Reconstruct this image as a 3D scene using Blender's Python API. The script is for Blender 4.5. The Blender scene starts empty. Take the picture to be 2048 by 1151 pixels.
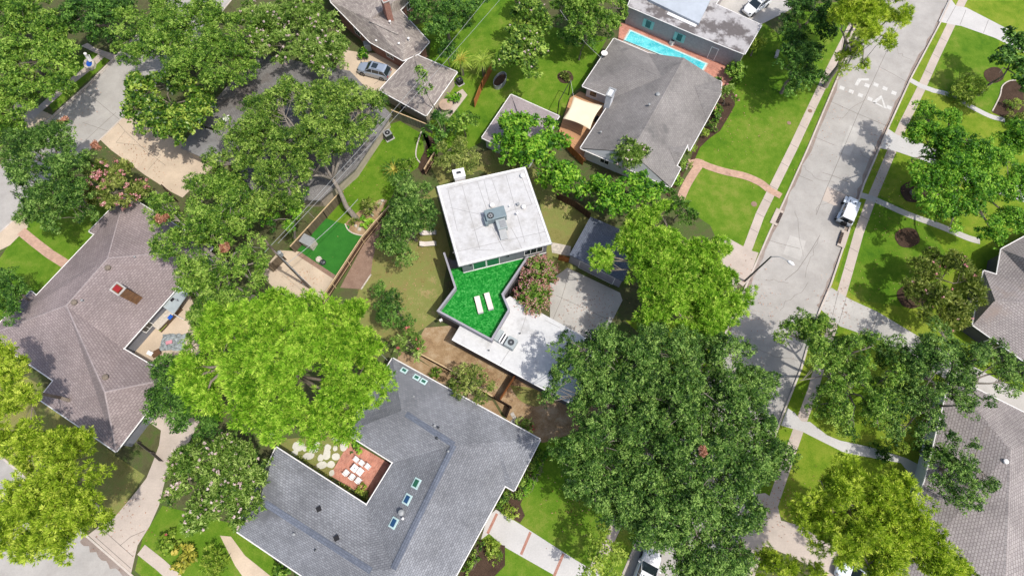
import bpy, math, random
import numpy as np
from mathutils import Vector
R = math.radians
S = bpy.context.scene
# ------------------------------------------------------------------ camera, world, sun, exposure
CAM_H = 64.0; FPX = 1120.0; TILT = math.atan(414.5/FPX)
cam = bpy.data.objects.new('camera', bpy.data.cameras.new('camera'))
bpy.context.collection.objects.link(cam)
cam.location = (0, 0, CAM_H); cam.rotation_euler = (TILT, 0, 0)
cam.data.sensor_width = 36; cam.data.lens = FPX/2048*36; cam.data.clip_end = 9000; cam.data.clip_start = .5
S.camera = cam
SUN_EL = R(63); SUN_AZ = math.atan2(-0.50, 0.86)      # direction towards the sun, world XY angle
w = bpy.data.worlds.new('World'); S.world = w; w.use_nodes = True
nt = w.node_tree; bg = nt.nodes['Background']; sky = nt.nodes.new('ShaderNodeTexSky')
sky.sky_type = 'NISHITA'; sky.sun_disc = False; sky.sun_elevation = SUN_EL
sky.sun_rotation = math.pi/2 - SUN_AZ; sky.air_density = .75; sky.dust_density = 2.5; sky.ozone_density = .3
nt.links.new(sky.outputs[0], bg.inputs[0]); bg.inputs[1].default_value = 0.15
sl = bpy.data.lights.new('sun', 'SUN'); sl.energy = 2.75; sl.angle = R(.7); sl.color = (1, .96, .90)
so = bpy.data.objects.new('sun', sl); bpy.context.collection.objects.link(so)
sd = Vector((math.cos(SUN_AZ)*math.cos(SUN_EL), math.sin(SUN_AZ)*math.cos(SUN_EL), math.sin(SUN_EL)))
so.rotation_euler = sd.to_track_quat('Z', 'Y').to_euler(); so.location = sd*150
S.view_settings.view_transform = 'Standard'; S.view_settings.look = 'None'
S.view_settings.exposure = 0.42; S.view_settings.gamma = 1
S.cycles.max_bounces = 5; S.cycles.diffuse_bounces = 3; S.cycles.glossy_bounces = 2
S.cycles.transmission_bounces = 3; S.cycles.transparent_max_bounces = 4

# ------------------------------------------------------------------ survey helpers: photo pixel + height -> metres
cT, sT = math.cos(TILT), math.sin(TILT)
YL = .12                                    # level of the yards above the streets
def G(x, y, h=YL):
    u = x-1024; v = -(y-575.5)
    dx, dy, dz = u, FPX*sT+v*cT, -FPX*cT+v*sT
    k = (CAM_H-h)/-dz
    return dx*k, dy*k
def P(x, y, h=YL):
    a, b = G(x, y, h); return Vector((a, b, h))
def SC(x, y, h=YL):                         # metres per photo pixel there
    a = G(x-1, y, h); b = G(x+1, y, h); return (b[0]-a[0])/2
def hd(x0, y0, x1, y1, h=YL):               # heading of a direction seen in the photo
    a = G(x0, y0, h); b = G(x1, y1, h); return math.atan2(b[1]-a[1], b[0]-a[0])

# ------------------------------------------------------------------ objects
COL = bpy.context.collection
def tag(o, label=None, cat=None, group=None, kind=None):
    if label: o['label'] = label
    if cat: o['category'] = cat
    if group: o['group'] = group
    if kind: o['kind'] = kind
    return o
def thing(name, label, cat, loc=(0, 0, 0), rot=0, group=None):
    o = bpy.data.objects.new(name, None); COL.objects.link(o)
    o.location = loc; o.rotation_euler = (0, 0, rot); o.empty_display_size = .3
    return tag(o, label, cat, group)
def wpos(o):
    p = Vector((0, 0, 0))
    while o: p += o.location; o = o.parent
    return p
def link(name, me, mat, parent=None, local=False, loc=None):
    o = bpy.data.objects.new(name, me); COL.objects.link(o)
    if mat and not me.materials: me.materials.append(mat)
    if parent:
        o.parent = parent
        if not local:
            d = wpos(parent); me.transform(__import__('mathutils').Matrix.Translation(-d))
    elif loc is not None:
        me.transform(__import__('mathutils').Matrix.Translation(-Vector(loc))); o.location = loc
    return o
def dup(o, parent=None):
    c = o.copy(); COL.objects.link(c); c.parent = parent
    for ch in list(o.children): dup(ch, c)
    return c
def metric_uv(me, ang=0.0):
    uv = me.uv_layers.new(name='m').data
    Z = Vector((0, 0, 1)); vs = me.vertices
    for p in me.polygons:
        n = p.normal
        if abs(n.z) > .995: u = Vector((math.cos(ang), math.sin(ang), 0)); v = Vector((-u.y, u.x, 0))
        else: u = Z.cross(n).normalized(); v = n.cross(u)
        for li in p.loop_indices:
            c = vs[me.loops[li].vertex_index].co
            uv[li].uv = (c.dot(u), c.dot(v))
class B:
    def __init__(s): s.v = []; s.f = []
    def face(s, pts):
        i = len(s.v); s.v += [tuple(p) for p in pts]; s.f.append(list(range(i, i+len(pts)))); return s
    def prism(s, xy, z0, z1, bottom=True):
        n = len(xy); i = len(s.v)
        ar = sum(xy[k][0]*xy[(k+1) % n][1]-xy[(k+1) % n][0]*xy[k][1] for k in range(n))
        if ar < 0: xy = xy[::-1]
        s.v += [(p[0], p[1], z0) for p in xy]+[(p[0], p[1], z1) for p in xy]
        s.f.append([i+n+k for k in range(n)])
        if bottom: s.f.append([i+n-1-k for k in range(n)])
        for k in range(n):
            k2 = (k+1) % n; s.f.append([i+k, i+k2, i+n+k2, i+n+k])
        return s
    def box(s, c, d, rz=0.0, taper=1.0):
        co, si = math.cos(rz), math.sin(rz); i = len(s.v)
        for z, t in ((-.5, 1), (.5, taper)):
            for x, y in ((-.5, -.5), (.5, -.5), (.5, .5), (-.5, .5)):
                X, Y = x*d[0]*t, y*d[1]*t
                s.v.append((c[0]+X*co-Y*si, c[1]+X*si+Y*co, c[2]+z*d[2]))
        for q in ((0, 3, 2, 1), (4, 5, 6, 7), (0, 1, 5, 4), (1, 2, 6, 5), (2, 3, 7, 6), (3, 0, 4, 7)):
            s.f.append([i+k for k in q])
        return s
    def tube(s, pts, rads, seg=8, caps=True):
        pts = [Vector(p) for p in pts]
        if not hasattr(rads, '__len__'): rads = [rads]*len(pts)
        rings = []
        for k, p in enumerate(pts):
            t = (pts[min(k+1, len(pts)-1)]-pts[max(k-1, 0)]).normalized()
            a = t.orthogonal().normalized() if k == 0 else (a - t*a.dot(t)).normalized()
            b = t.cross(a); r = []
            for q in range(seg):
                th = 2*math.pi*q/seg; c = p+(a*math.cos(th)+b*math.sin(th))*rads[k]
                r.append(len(s.v)); s.v.append(tuple(c))
            rings.append(r)
        for r0, r1 in zip(rings, rings[1:]):
            for q in range(seg): s.f.append([r0[q], r0[(q+1) % seg], r1[(q+1) % seg], r1[q]])
        if caps: s.f.append(rings[0][::-1]); s.f.append(rings[-1])
        return s
    def lathe(s, c, prof, seg=16):
        rings = []
        for r, z in prof:
            rr = []
            for q in range(seg):
                th = 2*math.pi*q/seg; rr.append(len(s.v)); s.v.append((c[0]+r*math.cos(th), c[1]+r*math.sin(th), c[2]+z))
            rings.append(rr)
        for r0, r1 in zip(rings, rings[1:]):
            for q in range(seg): s.f.append([r0[q], r0[(q+1) % seg], r1[(q+1) % seg], r1[q]])
        s.f.append(rings[0][::-1]); s.f.append(rings[-1]); return s
    def ribbon(s, pts, width, z0, z1, closed=False):
        pts = [Vector((p[0], p[1])) for p in pts]; n = len(pts); L = []; Rr = []
        for k in range(n):
            a = pts[k-1] if (k or closed) else pts[0]; b = pts[(k+1) % n] if (k < n-1 or closed) else pts[-1]
            d1 = (pts[k]-a); d2 = (b-pts[k])
            d1 = d1.normalized() if d1.length > 1e-6 else d2.normalized()
            d2 = d2.normalized() if d2.length > 1e-6 else d1
            m = (d1+d2).normalized(); nn = Vector((-m.y, m.x)); kk = 1/max(.4, nn.dot(Vector((-d1.y, d1.x))))
            L.append(pts[k]+nn*width/2*kk); Rr.append(pts[k]-nn*width/2*kk)
        m = n if closed else n-1
        for k in range(m):
            j = (k+1) % n; i = len(s.v)
            for z in (z0, z1):
                for q in (Rr[k], Rr[j], L[j], L[k]): s.v.append((q.x, q.y, z))
            s.f.append([i+4, i+5, i+6, i+7]); s.f.append([i, i+1, i+5, i+4]); s.f.append([i+2, i+3, i+7, i+6])
            if not closed and k == 0: s.f.append([i+3, i, i+4, i+7])
            if not closed and k == m-1: s.f.append([i+1, i+2, i+6, i+5])
        return s
    def build(s, name, mat, parent=None, local=False, uv=None, smooth=False, loc=None, bevel=0):
        me = bpy.data.meshes.new(name); me.from_pydata(s.v, [], s.f); me.update()
        if uv is not None: metric_uv(me, uv)
        if smooth: me.polygons.foreach_set('use_smooth', [True]*len(me.polygons))
        o = link(name, me, mat, parent, local, loc)
        if bevel:
            m = o.modifiers.new('b', 'BEVEL'); m.width = bevel; m.segments = 2; m.limit_method = 'ANGLE'
        return o
def rect(c, d, rz=0.0):
    co, si = math.cos(rz), math.sin(rz)
    return [(c[0]+x*d[0]*co-y*d[1]*si, c[1]+x*d[0]*si+y*d[1]*co) for x, y in ((-.5, -.5), (.5, -.5), (.5, .5), (-.5, .5))]
def bez(pts, n=6):                            # smooth a polyline (Catmull-Rom)
    out = []; q = [pts[0]]+list(pts)+[pts[-1]]
    for i in range(1, len(q)-2):
        p0, p1, p2, p3 = q[i-1:i+3]
        for k in range(n):
            t = k/n
            out.append(tuple(.5*((2*p1[j])+(-p0[j]+p2[j])*t+(2*p0[j]-5*p1[j]+4*p2[j]-p3[j])*t*t+(-p0[j]+3*p1[j]-3*p2[j]+p3[j])*t**3) for j in range(len(p1))))
    out.append(tuple(pts[-1])); return out

# ------------------------------------------------------------------ materials
def lin(c): return tuple(((x/255)/12.92 if x/255 <= .04045 else (((x/255)+.055)/1.055)**2.4) for x in c)
class NT:
    def __init__(s, name, rough=.85, spec=.3):
        s.m = bpy.data.materials.new(name); s.m.use_nodes = True; s.t = s.m.node_tree; s.p = s.t.nodes['Principled BSDF']
        s.p.inputs['Roughness'].default_value = rough; s.p.inputs['Specular IOR Level'].default_value = spec
    def n(s, k, **kw):
        x = s.t.nodes.new('ShaderNode'+k)
        for a, b in kw.items():
            if a in x.inputs: x.inputs[a].default_value = b
            else: setattr(x, a, b)
        return x
    def l(s, a, b): s.t.links.new(a, b)
    def pos(s):
        if not hasattr(s, '_p'): s._p = s.n('NewGeometry').outputs['Position']
        return s._p
    def noise(s, scale, detail=4, rough=.6, vec=None):
        x = s.n('TexNoise', Scale=scale, Detail=detail, Roughness=rough); s.l(vec or s.pos(), x.inputs['Vector']); return x.outputs['Fac']
    def ramp(s, fac, stops):
        x = s.n('ValToRGB'); e = x.color_ramp.elements
        while len(e) < len(stops): e.new(.5)
        for k, (p, c) in enumerate(stops): e[k].position = p; e[k].color = (*c, 1) if len(c) == 3 else c
        s.l(fac, x.inputs[0]); return x.outputs[0]
    def mix(s, fac, a, b, mode='MIX'):
        x = s.n('Mix', data_type='RGBA', blend_type=mode)
        for i, v in ((0, fac), (6, a), (7, b)):
            if isinstance(v, (int, float)): x.inputs[i].default_value = v
            elif isinstance(v, tuple): x.inputs[i].default_value = (*v, 1)
            else: s.l(v, x.inputs[i])
        return x.outputs[2]
    def out(s, col, bump=None, bs=.3, bd=.05):
        if isinstance(col, tuple): s.p.inputs['Base Color'].default_value = (*col, 1)
        else: s.l(col, s.p.inputs['Base Color'])
        if bump is not None:
            b = s.n('Bump', Strength=bs, Distance=bd); s.l(bump, b.inputs['Height']); s.l(b.outputs[0], s.p.inputs['Normal'])
        return s.m
def sm(c, k): return tuple(min(1, x*k) for x in c)
def plain(name, c, rough=.7, var=.12, ns=1.5, spec=.3, metal=0, bump=0):
    t = NT(name, rough, spec); f = t.noise(ns, 5)
    t.p.inputs['Metallic'].default_value = metal
    return t.out(t.ramp(f, [(.3, sm(c, 1-var)), (.7, sm(c, 1+var))]), f if bump else None, bump, .03)
def ground_mat(name, stops, big=.12, mid=1.2, fine=11, wb=.42, wm=.28, wf=.30, bump=.8, stretch=None):
    t = NT(name, .95, .12)
    a = t.noise(big, 3); b = t.noise(mid, 4, .65); c = t.noise(fine, 3, .7)
    m1 = t.n('Math', operation='MULTIPLY_ADD'); t.l(a, m1.inputs[0]); m1.inputs[1].default_value = wb
    m2 = t.n('Math', operation='MULTIPLY_ADD'); t.l(b, m2.inputs[0]); m2.inputs[1].default_value = wm; t.l(m1.outputs[0], m2.inputs[2])
    m1.inputs[2].default_value = 0
    m3 = t.n('Math', operation='MULTIPLY_ADD'); t.l(c, m3.inputs[0]); m3.inputs[1].default_value = wf; t.l(m2.outputs[0], m3.inputs[2])
    return t.out(t.ramp(m3.outputs[0], stops), c, bump, .06)
def brick_mat(name, c1, c2, cm, bw, rh, mortar=.012, big=(.75, 1.2), bump=.3, rough=.9, stain=None, offs=.5, bsc=.25):
    t = NT(name, rough, .2); u = t.n('UVMap').outputs[0]
    br = t.n('TexBrick', offset=offs); br.inputs['Scale'].default_value = 1
    for k, v in (('Color1', c1), ('Color2', c2), ('Mortar', cm)): br.inputs[k].default_value = (*v, 1)
    br.inputs['Brick Width'].default_value = bw; br.inputs['Row Height'].default_value = rh
    br.inputs['Mortar Size'].default_value = mortar; br.inputs['Mortar Smooth'].default_value = .2; br.inputs['Bias'].default_value = 0
    t.l(u, br.inputs['Vector'])
    f = t.noise(bsc, 5, .6); f2 = t.noise(3.5, 4, .7)
    c = t.mix(1, br.outputs['Color'], t.ramp(f, [(.3, (big[0],)*3), (.7, (big[1],)*3)]), 'MULTIPLY')
    c = t.mix(1, c, t.ramp(f2, [(.3, (.86,)*3), (.7, (1.13,)*3)]), 'MULTIPLY')
    if stain:
        f3 = t.noise(stain[1], 6, .65); c = t.mix(t.ramp(f3, [(stain[2], (0, 0, 0)), (stain[2]+.12, (1, 1, 1))]), c, stain[0])
    return t.out(c, br.outputs['Fac'], -bump, .02)
def leaf_mat(name, dark, mid, light, rough=.5, trans=.30, spec=.22):
    t = NT(name, rough, spec); a = t.n('Attribute', attribute_name='tone').outputs['Fac']
    c = t.ramp(a, [(.1, dark), (.5, mid), (.92, light)])
    t.l(c, t.p.inputs['Base Color'])
    tr = t.n('BsdfTranslucent'); t.l(t.mix(1, c, (1.25, 1.25, .6), 'MULTIPLY'), tr.inputs[0])
    mx = t.n('MixShader'); mx.inputs[0].default_value = trans
    t.l(t.p.outputs[0], mx.inputs[1]); t.l(tr.outputs[0], mx.inputs[2])
    t.l(mx.outputs[0], t.t.nodes['Material Output'].inputs[0]); return t.m
M = {}
M['lawn'] = ground_mat('lawn', [(.36, (.042, .115, .008)), (.47, (.080, .172, .010)), (.56, (.120, .21, .017)), (.66, (.20, .24, .04))], mid=.8, wm=.35)
M['lawn_dry'] = ground_mat('lawn_dry', [(.38, (.11, .15, .025)), (.47, (.24, .21, .075)), (.54, (.18, .22, .055)), (.62, (.36, .27, .13))], big=.16, mid=.7)
M['lawn_yellow'] = ground_mat('lawn_yellow', [(.36, (.06, .14, .008)), (.5, (.135, .22, .014)), (.64, (.24, .28, .035))], mid=.8, wm=.35)
M['turf'] = ground_mat('turf', [(.3, (.022, .11, .016)), (.5, (.032, .16, .022)), (.7, (.055, .20, .03))], wb=.2, wm=.3, wf=.5)
M['deck_turf'] = ground_mat('deck_turf', [(.36, (.002, .09, .010)), (.5, (.012, .22, .025)), (.62, (.09, .38, .09))], big=.5, mid=2.2, fine=5, wb=.1, wm=.4, wf=.5, bump=1)
M['soil'] = ground_mat('soil', [(.3, (.045, .05, .02)), (.48, (.10, .10, .045)), (.6, (.07, .12, .025)), (.75, (.17, .14, .08))], big=.3)
M['dirt'] = ground_mat('dirt', [(.38, (.20, .125, .065)), (.5, (.33, .225, .125)), (.62, (.46, .36, .24))], big=.35)
M['mulch'] = ground_mat('mulch', [(.3, (.03, .018, .012)), (.5, (.07, .045, .03)), (.72, (.13, .08, .055))], fine=14, wf=.5, wb=.2, bump=1)
M['leaf_litter'] = ground_mat('leaf_litter', [(.3, (.14, .08, .06)), (.5, (.27, .18, .13)), (.72, (.40, .30, .23))], fine=14, wf=.5, wb=.2, bump=1)
def paving(name, c, var=.1, stain=(.3, .26, .2), sa=.58, rough=.85):
    t = NT(name, rough, .25); f = t.noise(.35, 6, .6); g = t.noise(6, 5, .75); h = t.noise(.9, 6, .7)
    col = t.mix(1, t.ramp(f, [(.3, sm(c, 1-var)), (.7, sm(c, 1+var))]), t.ramp(g, [(.3, (.9,)*3), (.7, (1.08,)*3)]), 'MULTIPLY')
    col = t.mix(t.ramp(h, [(sa, (0, 0, 0)), (sa+.25, (.55, .55, .55))]), col, stain)
    return t.out(col, g, .25, .02)
M['street'] = paving('street', (.385, .365, .335), .14, (.31, .285, .255), .47)
M['walk'] = paving('walk', (.47, .40, .34), .12, (.34, .27, .21))
M['drive'] = paving('drive', (.44, .42, .385), .14, (.30, .28, .26))
M['drive_tan'] = paving('drive_tan', (.52, .42, .31), .14, (.36, .28, .20))
M['drive_white'] = paving('drive_white', (.50, .485, .46), .08, (.48, .46, .44), .6)
M['kerb'] = paving('kerb', (.52, .46, .40), .15, (.30, .25, .2), .5)
M['pink_walk'] = brick_mat('pink_walk', (.52, .33, .235), (.43, .26, .185), (.40, .30, .23), .26, .13, .014, (.84, 1.14), bsc=.9)
M['joint'] = plain('joint', (.16, .14, .12), .95)
M['gutter_dirt'] = ground_mat('gutter_dirt', [(.3, (.20, .15, .12)), (.5, (.28, .225, .19)), (.7, (.37, .345, .32))], fine=12)
M['paint_white'] = plain('paint_white', (.54, .53, .50), .7, .16, 4)
M['shingle_brown'] = brick_mat('shingle_brown', (.305, .255, .245), (.25, .205, .198), (.175, .14, .138), .42, .26, .03, (.80, 1.17), bsc=.15, stain=((.22, .175, .165), .12, .58))
M['shingle_grey'] = brick_mat('shingle_grey', (.275, .283, .30), (.205, .212, .228), (.13, .134, .145), .36, .22, .025, (.66, 1.22), bsc=.16, stain=((.11, .113, .12), .11, .60))
M['shingle_warm'] = brick_mat('shingle_warm', (.25, .235, .22), (.215, .20, .19), (.16, .15, .14), .36, .22, .02, (.78, 1.2), stain=((.13, .125, .12), .22, .56), bsc=.2)
M['shingle_tan'] = brick_mat('shingle_tan', (.36, .32, .28), (.22, .185, .17), (.20, .18, .16), .55, .22, .02, (.88, 1.12))
M['shingle_right'] = brick_mat('shingle_right', (.35, .32, .30), (.29, .26, .25), (.18, .155, .145), .36, .26, .03, (.74, 1.18), bsc=.2, stain=((.25, .20, .17), .12, .56))
M['shingle_blue'] = brick_mat('shingle_blue', (.15, .17, .21), (.12, .135, .17), (.08, .09, .11), .36, .22, .02, (.85, 1.12))
M['shingle_pale'] = brick_mat('shingle_pale', (.335, .285, .28), (.30, .255, .25), (.25, .22, .215), .4, .24, .02, (.9, 1.1))
def membrane(name, c, stain, amt, wd=.22, sc=.5):
    t = NT(name, .6, .3); f = t.noise(sc, 7, .68); g = t.noise(2.5, 7, .75)
    col = t.mix(t.ramp(f, [(amt, (0, 0, 0)), (amt+wd, (.85,)*3)]), c, stain)
    col = t.mix(1, col, t.ramp(g, [(.3, (.86,)*3), (.62, (1.06,)*3)]), 'MULTIPLY'); return t.out(col, g, .15, .02)
M['white_roof'] = membrane('white_roof', (.52, .515, .505), (.36, .345, .32), .47)
M['white_roof_low'] = membrane('white_roof_low', (.56, .56, .55), (.34, .33, .31), .55)
M['stained_roof'] = membrane('stained_roof', (.42, .405, .40), (.085, .07, .065), .47, .09, .32)
M['flat_grey'] = membrane('flat_grey', (.22, .215, .21), (.15, .145, .14), .45)
M['shingle_dark'] = brick_mat('shingle_dark', (.205, .195, .185), (.165, .157, .15), (.12, .115, .11), .36, .22, .02, (.72, 1.2), bsc=.15, stain=((.13, .11, .095), .1, .52))
M['seam'] = plain('seam', (.30, .29, .28), .8, .3, 2)
M['metal_roof'] = plain('metal_roof', (.42, .46, .50), .5, .12, .6)
M['trim'] = plain('trim', (.78, .76, .73), .55, .06)
M['white'] = plain('white_paint', (.80, .79, .77), .5, .04)
M['grey_wall'] = plain('grey_wall', (.19, .195, .215), .75, .1)
M['dark_wall'] = plain('dark_wall', (.085, .08, .085), .8, .15)
M['parapet'] = plain('parapet', (.30, .29, .32), .7, .08)
M['tan_wall'] = plain('tan_wall', (.42, .36, .28), .85, .1)
M['white_wall'] = plain('white_wall', (.62, .64, .66), .8, .06)
M['mauve_wall'] = brick_mat('mauve_wall', (.40, .36, .36), (.36, .33, .33), (.32, .30, .30), .3, .12, .008, (.92, 1.06))
M['brick'] = brick_mat('brick', (.36, .15, .10), (.26, .10, .07), (.35, .28, .24), .24, .08, .01, (.85, 1.15))
M['brick_dark'] = brick_mat('brick_dark', (.17, .09, .05), (.25, .13, .06), (.12, .08, .05), .4, .2, .015, (.7, 1.3))
M['brick_patio'] = brick_mat('brick_patio', (.52, .22, .15), (.40, .15, .10), (.45, .30, .24), .26, .13, .012, (.8, 1.2), bsc=.8)
M['brick_walk'] = brick_mat('brick_walk', (.40, .19, .14), (.33, .14, .10), (.40, .28, .22), .26, .13, .012, (.9, 1.1))
M['red_wall'] = plain('red_wall', (.16, .035, .03), .8)
M['flag'] = paving('flagstone', (.55, .53, .45), .15, (.34, .34, .25), .55)
M['fence_grey'] = brick_mat('fence_grey', (.26, .235, .205), (.20, .18, .155), (.07, .06, .05), 60, .14, .012, (.75, 1.2))
def planks(name, a, b):
    t = NT(name, .85, .2); u = t.n('UVMap').outputs[0]; sp = t.n('SeparateXYZ'); t.l(u, sp.inputs[0])
    m = t.n('Math', operation='MULTIPLY'); t.l(sp.outputs[0], m.inputs[0]); m.inputs[1].default_value = 1/.14
    fl = t.n('Math', operation='FLOOR'); t.l(m.outputs[0], fl.inputs[0]); wn = t.n('TexWhiteNoise', noise_dimensions='1D'); t.l(fl.outputs[0], wn.inputs['W'])
    fr = t.n('Math', operation='FRACT'); t.l(m.outputs[0], fr.inputs[0])
    c = t.ramp(wn.outputs['Value'], [(0, a), (1, b)]); g = t.ramp(fr.outputs[0], [(0, (.25,)*3), (.1, (1,)*3)])
    return t.out(t.mix(1, c, g, 'MULTIPLY'), fr.outputs[0], .1, .01)
M['fence_grey'] = planks('fence_grey', (.30, .265, .22), (.20, .175, .145))
M['fence_tan'] = planks('fence_tan', (.17, .13, .085), (.11, .085, .055))
M['fence_orange'] = planks('fence_orange', (.42, .16, .05), (.30, .11, .035))
M['fence_brown'] = planks('fence_brown', (.12, .065, .04), (.07, .04, .027))
M['wood_cap'] = plain('wood_cap', (.52, .38, .22), .8)
M['deck_wood'] = planks('deck_wood', (.52, .29, .15), (.42, .23, .12))
M['sail'] = plain('sail_cloth', (.68, .60, .43), .9, .05)
M['bark'] = plain('bark', (.20, .165, .13), .95, .35, 6, bump=.6)
M['bark_pale'] = plain('bark_pale', (.24, .21, .175), .95, .3, 6, bump=.6)
M['dark_metal'] = plain('dark_metal', (.05, .055, .06), .45, .1, 3, .5, .4)
M['unit'] = plain('unit_metal', (.20, .255, .27), .5, .1, 2, .4, .2)
M['duct'] = plain('duct_metal', (.30, .31, .31), .6, .12, 3, .4, .2)
M['unit_pale'] = plain('unit_pale', (.34, .38, .38), .5, .1, 2)
M['black'] = plain('black', (.012, .012, .014), .6, .1)
M['tyre'] = plain('tyre', (.018, .018, .019), .85, .1)
M['rim'] = plain('rim', (.50, .51, .53), .35, .05, 3, .5, .7)
M['cushion'] = plain('cushion', (.66, .59, .53), .9, .05)
M['concrete'] = plain('concrete', (.42, .40, .37), .9, .15)
M['wire'] = plain('wire', (.35, .36, .35), .6)
M['pole_wood'] = plain('pole_wood', (.13, .10, .075), .9, .3, 5)
M['green_plastic'] = plain('green_plastic', (.05, .25, .12), .5)
M['blue'] = plain('blue_plastic', (.02, .10, .45), .4)
M['lime'] = plain('lime', (.30, .42, .06), .8)
M['pink'] = plain('pink_cloth', (.55, .25, .28), .8)
M['blue_tarp'] = plain('blue_tarp', (.27, .30, .30), .8, .5, 3)
M['red'] = plain('red_metal', (.28, .02, .02), .5)
M['gate'] = plain('gate_metal', (.10, .085, .075), .7)
M['lamp'] = plain('lamp_white', (.8, .8, .8), .4)
M['stone'] = plain('stone', (.50, .45, .38), .9, .25, 4)
def glass(name, c, rough=.05):
    t = NT(name, rough, .8); return t.out(c)
M['glass'] = glass('glass_dark', (.02, .03, .035)); M['glass_green'] = glass('glass_green', (.03, .13, .08), .1)
M['sky_glass'] = glass('skylight_glass', (.02, .07, .16), .03); M['teal'] = plain('teal_trim', (.25, .55, .52), .5); M['skylight_frame'] = plain('skylight_frame', (.50, .66, .64), .5)
def water():
    t = NT('pool_water', .06, .5); n1 = t.noise(2.5, 3); n2 = t.noise(.7, 2)
    return t.out(t.mix(t.ramp(n1, [(.47, (0, 0, 0)), (.5, (.6,)*3), (.53, (0, 0, 0))]), t.ramp(n2, [(.35, (.04, .42, .48)), (.65, (.13, .60, .63))]), (.45, .82, .82)), n1, .3, .1)  # thin pale lines are caustic light painted into the water colour
M['water'] = water(); M['pool_tile'] = plain('pool_tile', (.45, .70, .70), .5)
def carpaint(name, c, metal=.3):
    t = NT(name, .28, .5); t.p.inputs['Metallic'].default_value = metal
    t.p.inputs['Coat Weight'].default_value = .6; t.p.inputs['Coat Roughness'].default_value = .08; return t.out(c)
M['car_silver'] = carpaint('car_silver', (.38, .44, .52), .4); M['car_white'] = carpaint('car_white', (.78, .79, .80), 0)
M['car_ice'] = carpaint('car_ice', (.70, .76, .82), 0)
# foliage
LM = {}
LM['oak'] = leaf_mat('oak_leaf', (.014, .050, .007), (.080, .185, .022), (.34, .51, .12))
LM['oak_fresh'] = leaf_mat('oak_fresh_leaf', (.024, .075, .008), (.125, .26, .020), (.42, .58, .11))
LM['oak_olive'] = leaf_mat('oak_olive_leaf', (.024, .070, .008), (.130, .250, .022), (.44, .58, .12))
LM['dark'] = leaf_mat('dark_leaf', (.012, .046, .007), (.056, .155, .018), (.22, .40, .07))
LM['bright'] = leaf_mat('bright_leaf', (.022, .095, .006), (.115, .31, .014), (.36, .58, .06))
LM['magnolia'] = leaf_mat('magnolia_leaf', (.016, .055, .007), (.10, .22, .018), (.46, .58, .10), .35, .3, .3)
LM['pine'] = leaf_mat('pine_needle', (.05, .15, .008), (.26, .50, .030), (.60, .78, .12), .7, .33, .1)
LM['pine_mid'] = leaf_mat('pine_mid_needle', (.055, .17, .010), (.28, .52, .036), (.64, .80, .15), .7, .33, .1)
LM['pine_yellow'] = leaf_mat('pine_yellow_needle', (.075, .150, .010), (.35, .50, .032), (.72, .80, .14), .7, .33, .1)
LM['myrtle'] = leaf_mat('myrtle_leaf', (.035, .095, .012), (.20, .34, .050), (.52, .66, .20))
LM['olive'] = leaf_mat('olive_leaf', (.045, .085, .012), (.20, .27, .045), (.50, .54, .16))
LM['blossom'] = leaf_mat('blossom', (.40, .14, .14), (.60, .27, .27), (.72, .46, .44), .8, .2, .1)
LM['blossom_pale'] = leaf_mat('blossom_pale', (.45, .32, .30), (.60, .47, .45), (.75, .64, .62), .8, .2, .1)
LM['blossom_red'] = leaf_mat('blossom_red', (.35, .07, .07), (.50, .14, .13), (.60, .24, .2), .8, .2, .1)
LM['dead'] = leaf_mat('dead_leaf', (.20, .08, .04), (.42, .19, .11), (.58, .33, .24), .8, .2, .1)
LM['ivy'] = leaf_mat('yellow_green_leaf', (.10, .19, .014), (.27, .40, .04), (.52, .60, .12))
LM['rust'] = leaf_mat('rust_leaf', (.08, .11, .02), (.26, .26, .07), (.50, .34, .16))
LM['gold'] = leaf_mat('gold_leaf', (.14, .16, .015), (.40, .40, .05), (.66, .55, .12))
# ------------------------------------------------------------------ foliage
def leaf_mesh(name, C, N, T, l, w, tone):
    n = len(C); T = T-(T*N).sum(1, keepdims=True)*N
    T /= np.linalg.norm(T, axis=1, keepdims=True)+1e-9; Bn = np.cross(N, T)
    l = l[:, None]; w = w[:, None]
    V = np.stack([C-T*l, C+Bn*w-T*l*.1, C+T*l, C-Bn*w-T*l*.1], 1).reshape(-1, 3).astype(np.float32)
    me = bpy.data.meshes.new(name); me.vertices.add(4*n); me.vertices.foreach_set('co', V.ravel())
    me.loops.add(4*n); me.loops.foreach_set('vertex_index', np.arange(4*n, dtype=np.int32))
    me.polygons.add(n); me.polygons.foreach_set('loop_start', np.arange(0, 4*n, 4, dtype=np.int32))
    try: me.polygons.foreach_set('loop_total', np.full(n, 4, dtype=np.int32))
    except Exception: pass
    at = me.attributes.new('tone', 'FLOAT', 'FACE'); at.data.foreach_set('value', np.clip(tone, 0, 1).astype(np.float32))
    me.update(); me.validate(); return me
def unit(v): return v/(np.linalg.norm(v, axis=-1, keepdims=True)+1e-9)
def updirs(rng, n, zmin=-.35):
    v = unit(rng.normal(size=(int(n*2.5)+8, 3))); v = v[v[:, 2] > zmin]; return v[:n]
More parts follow.
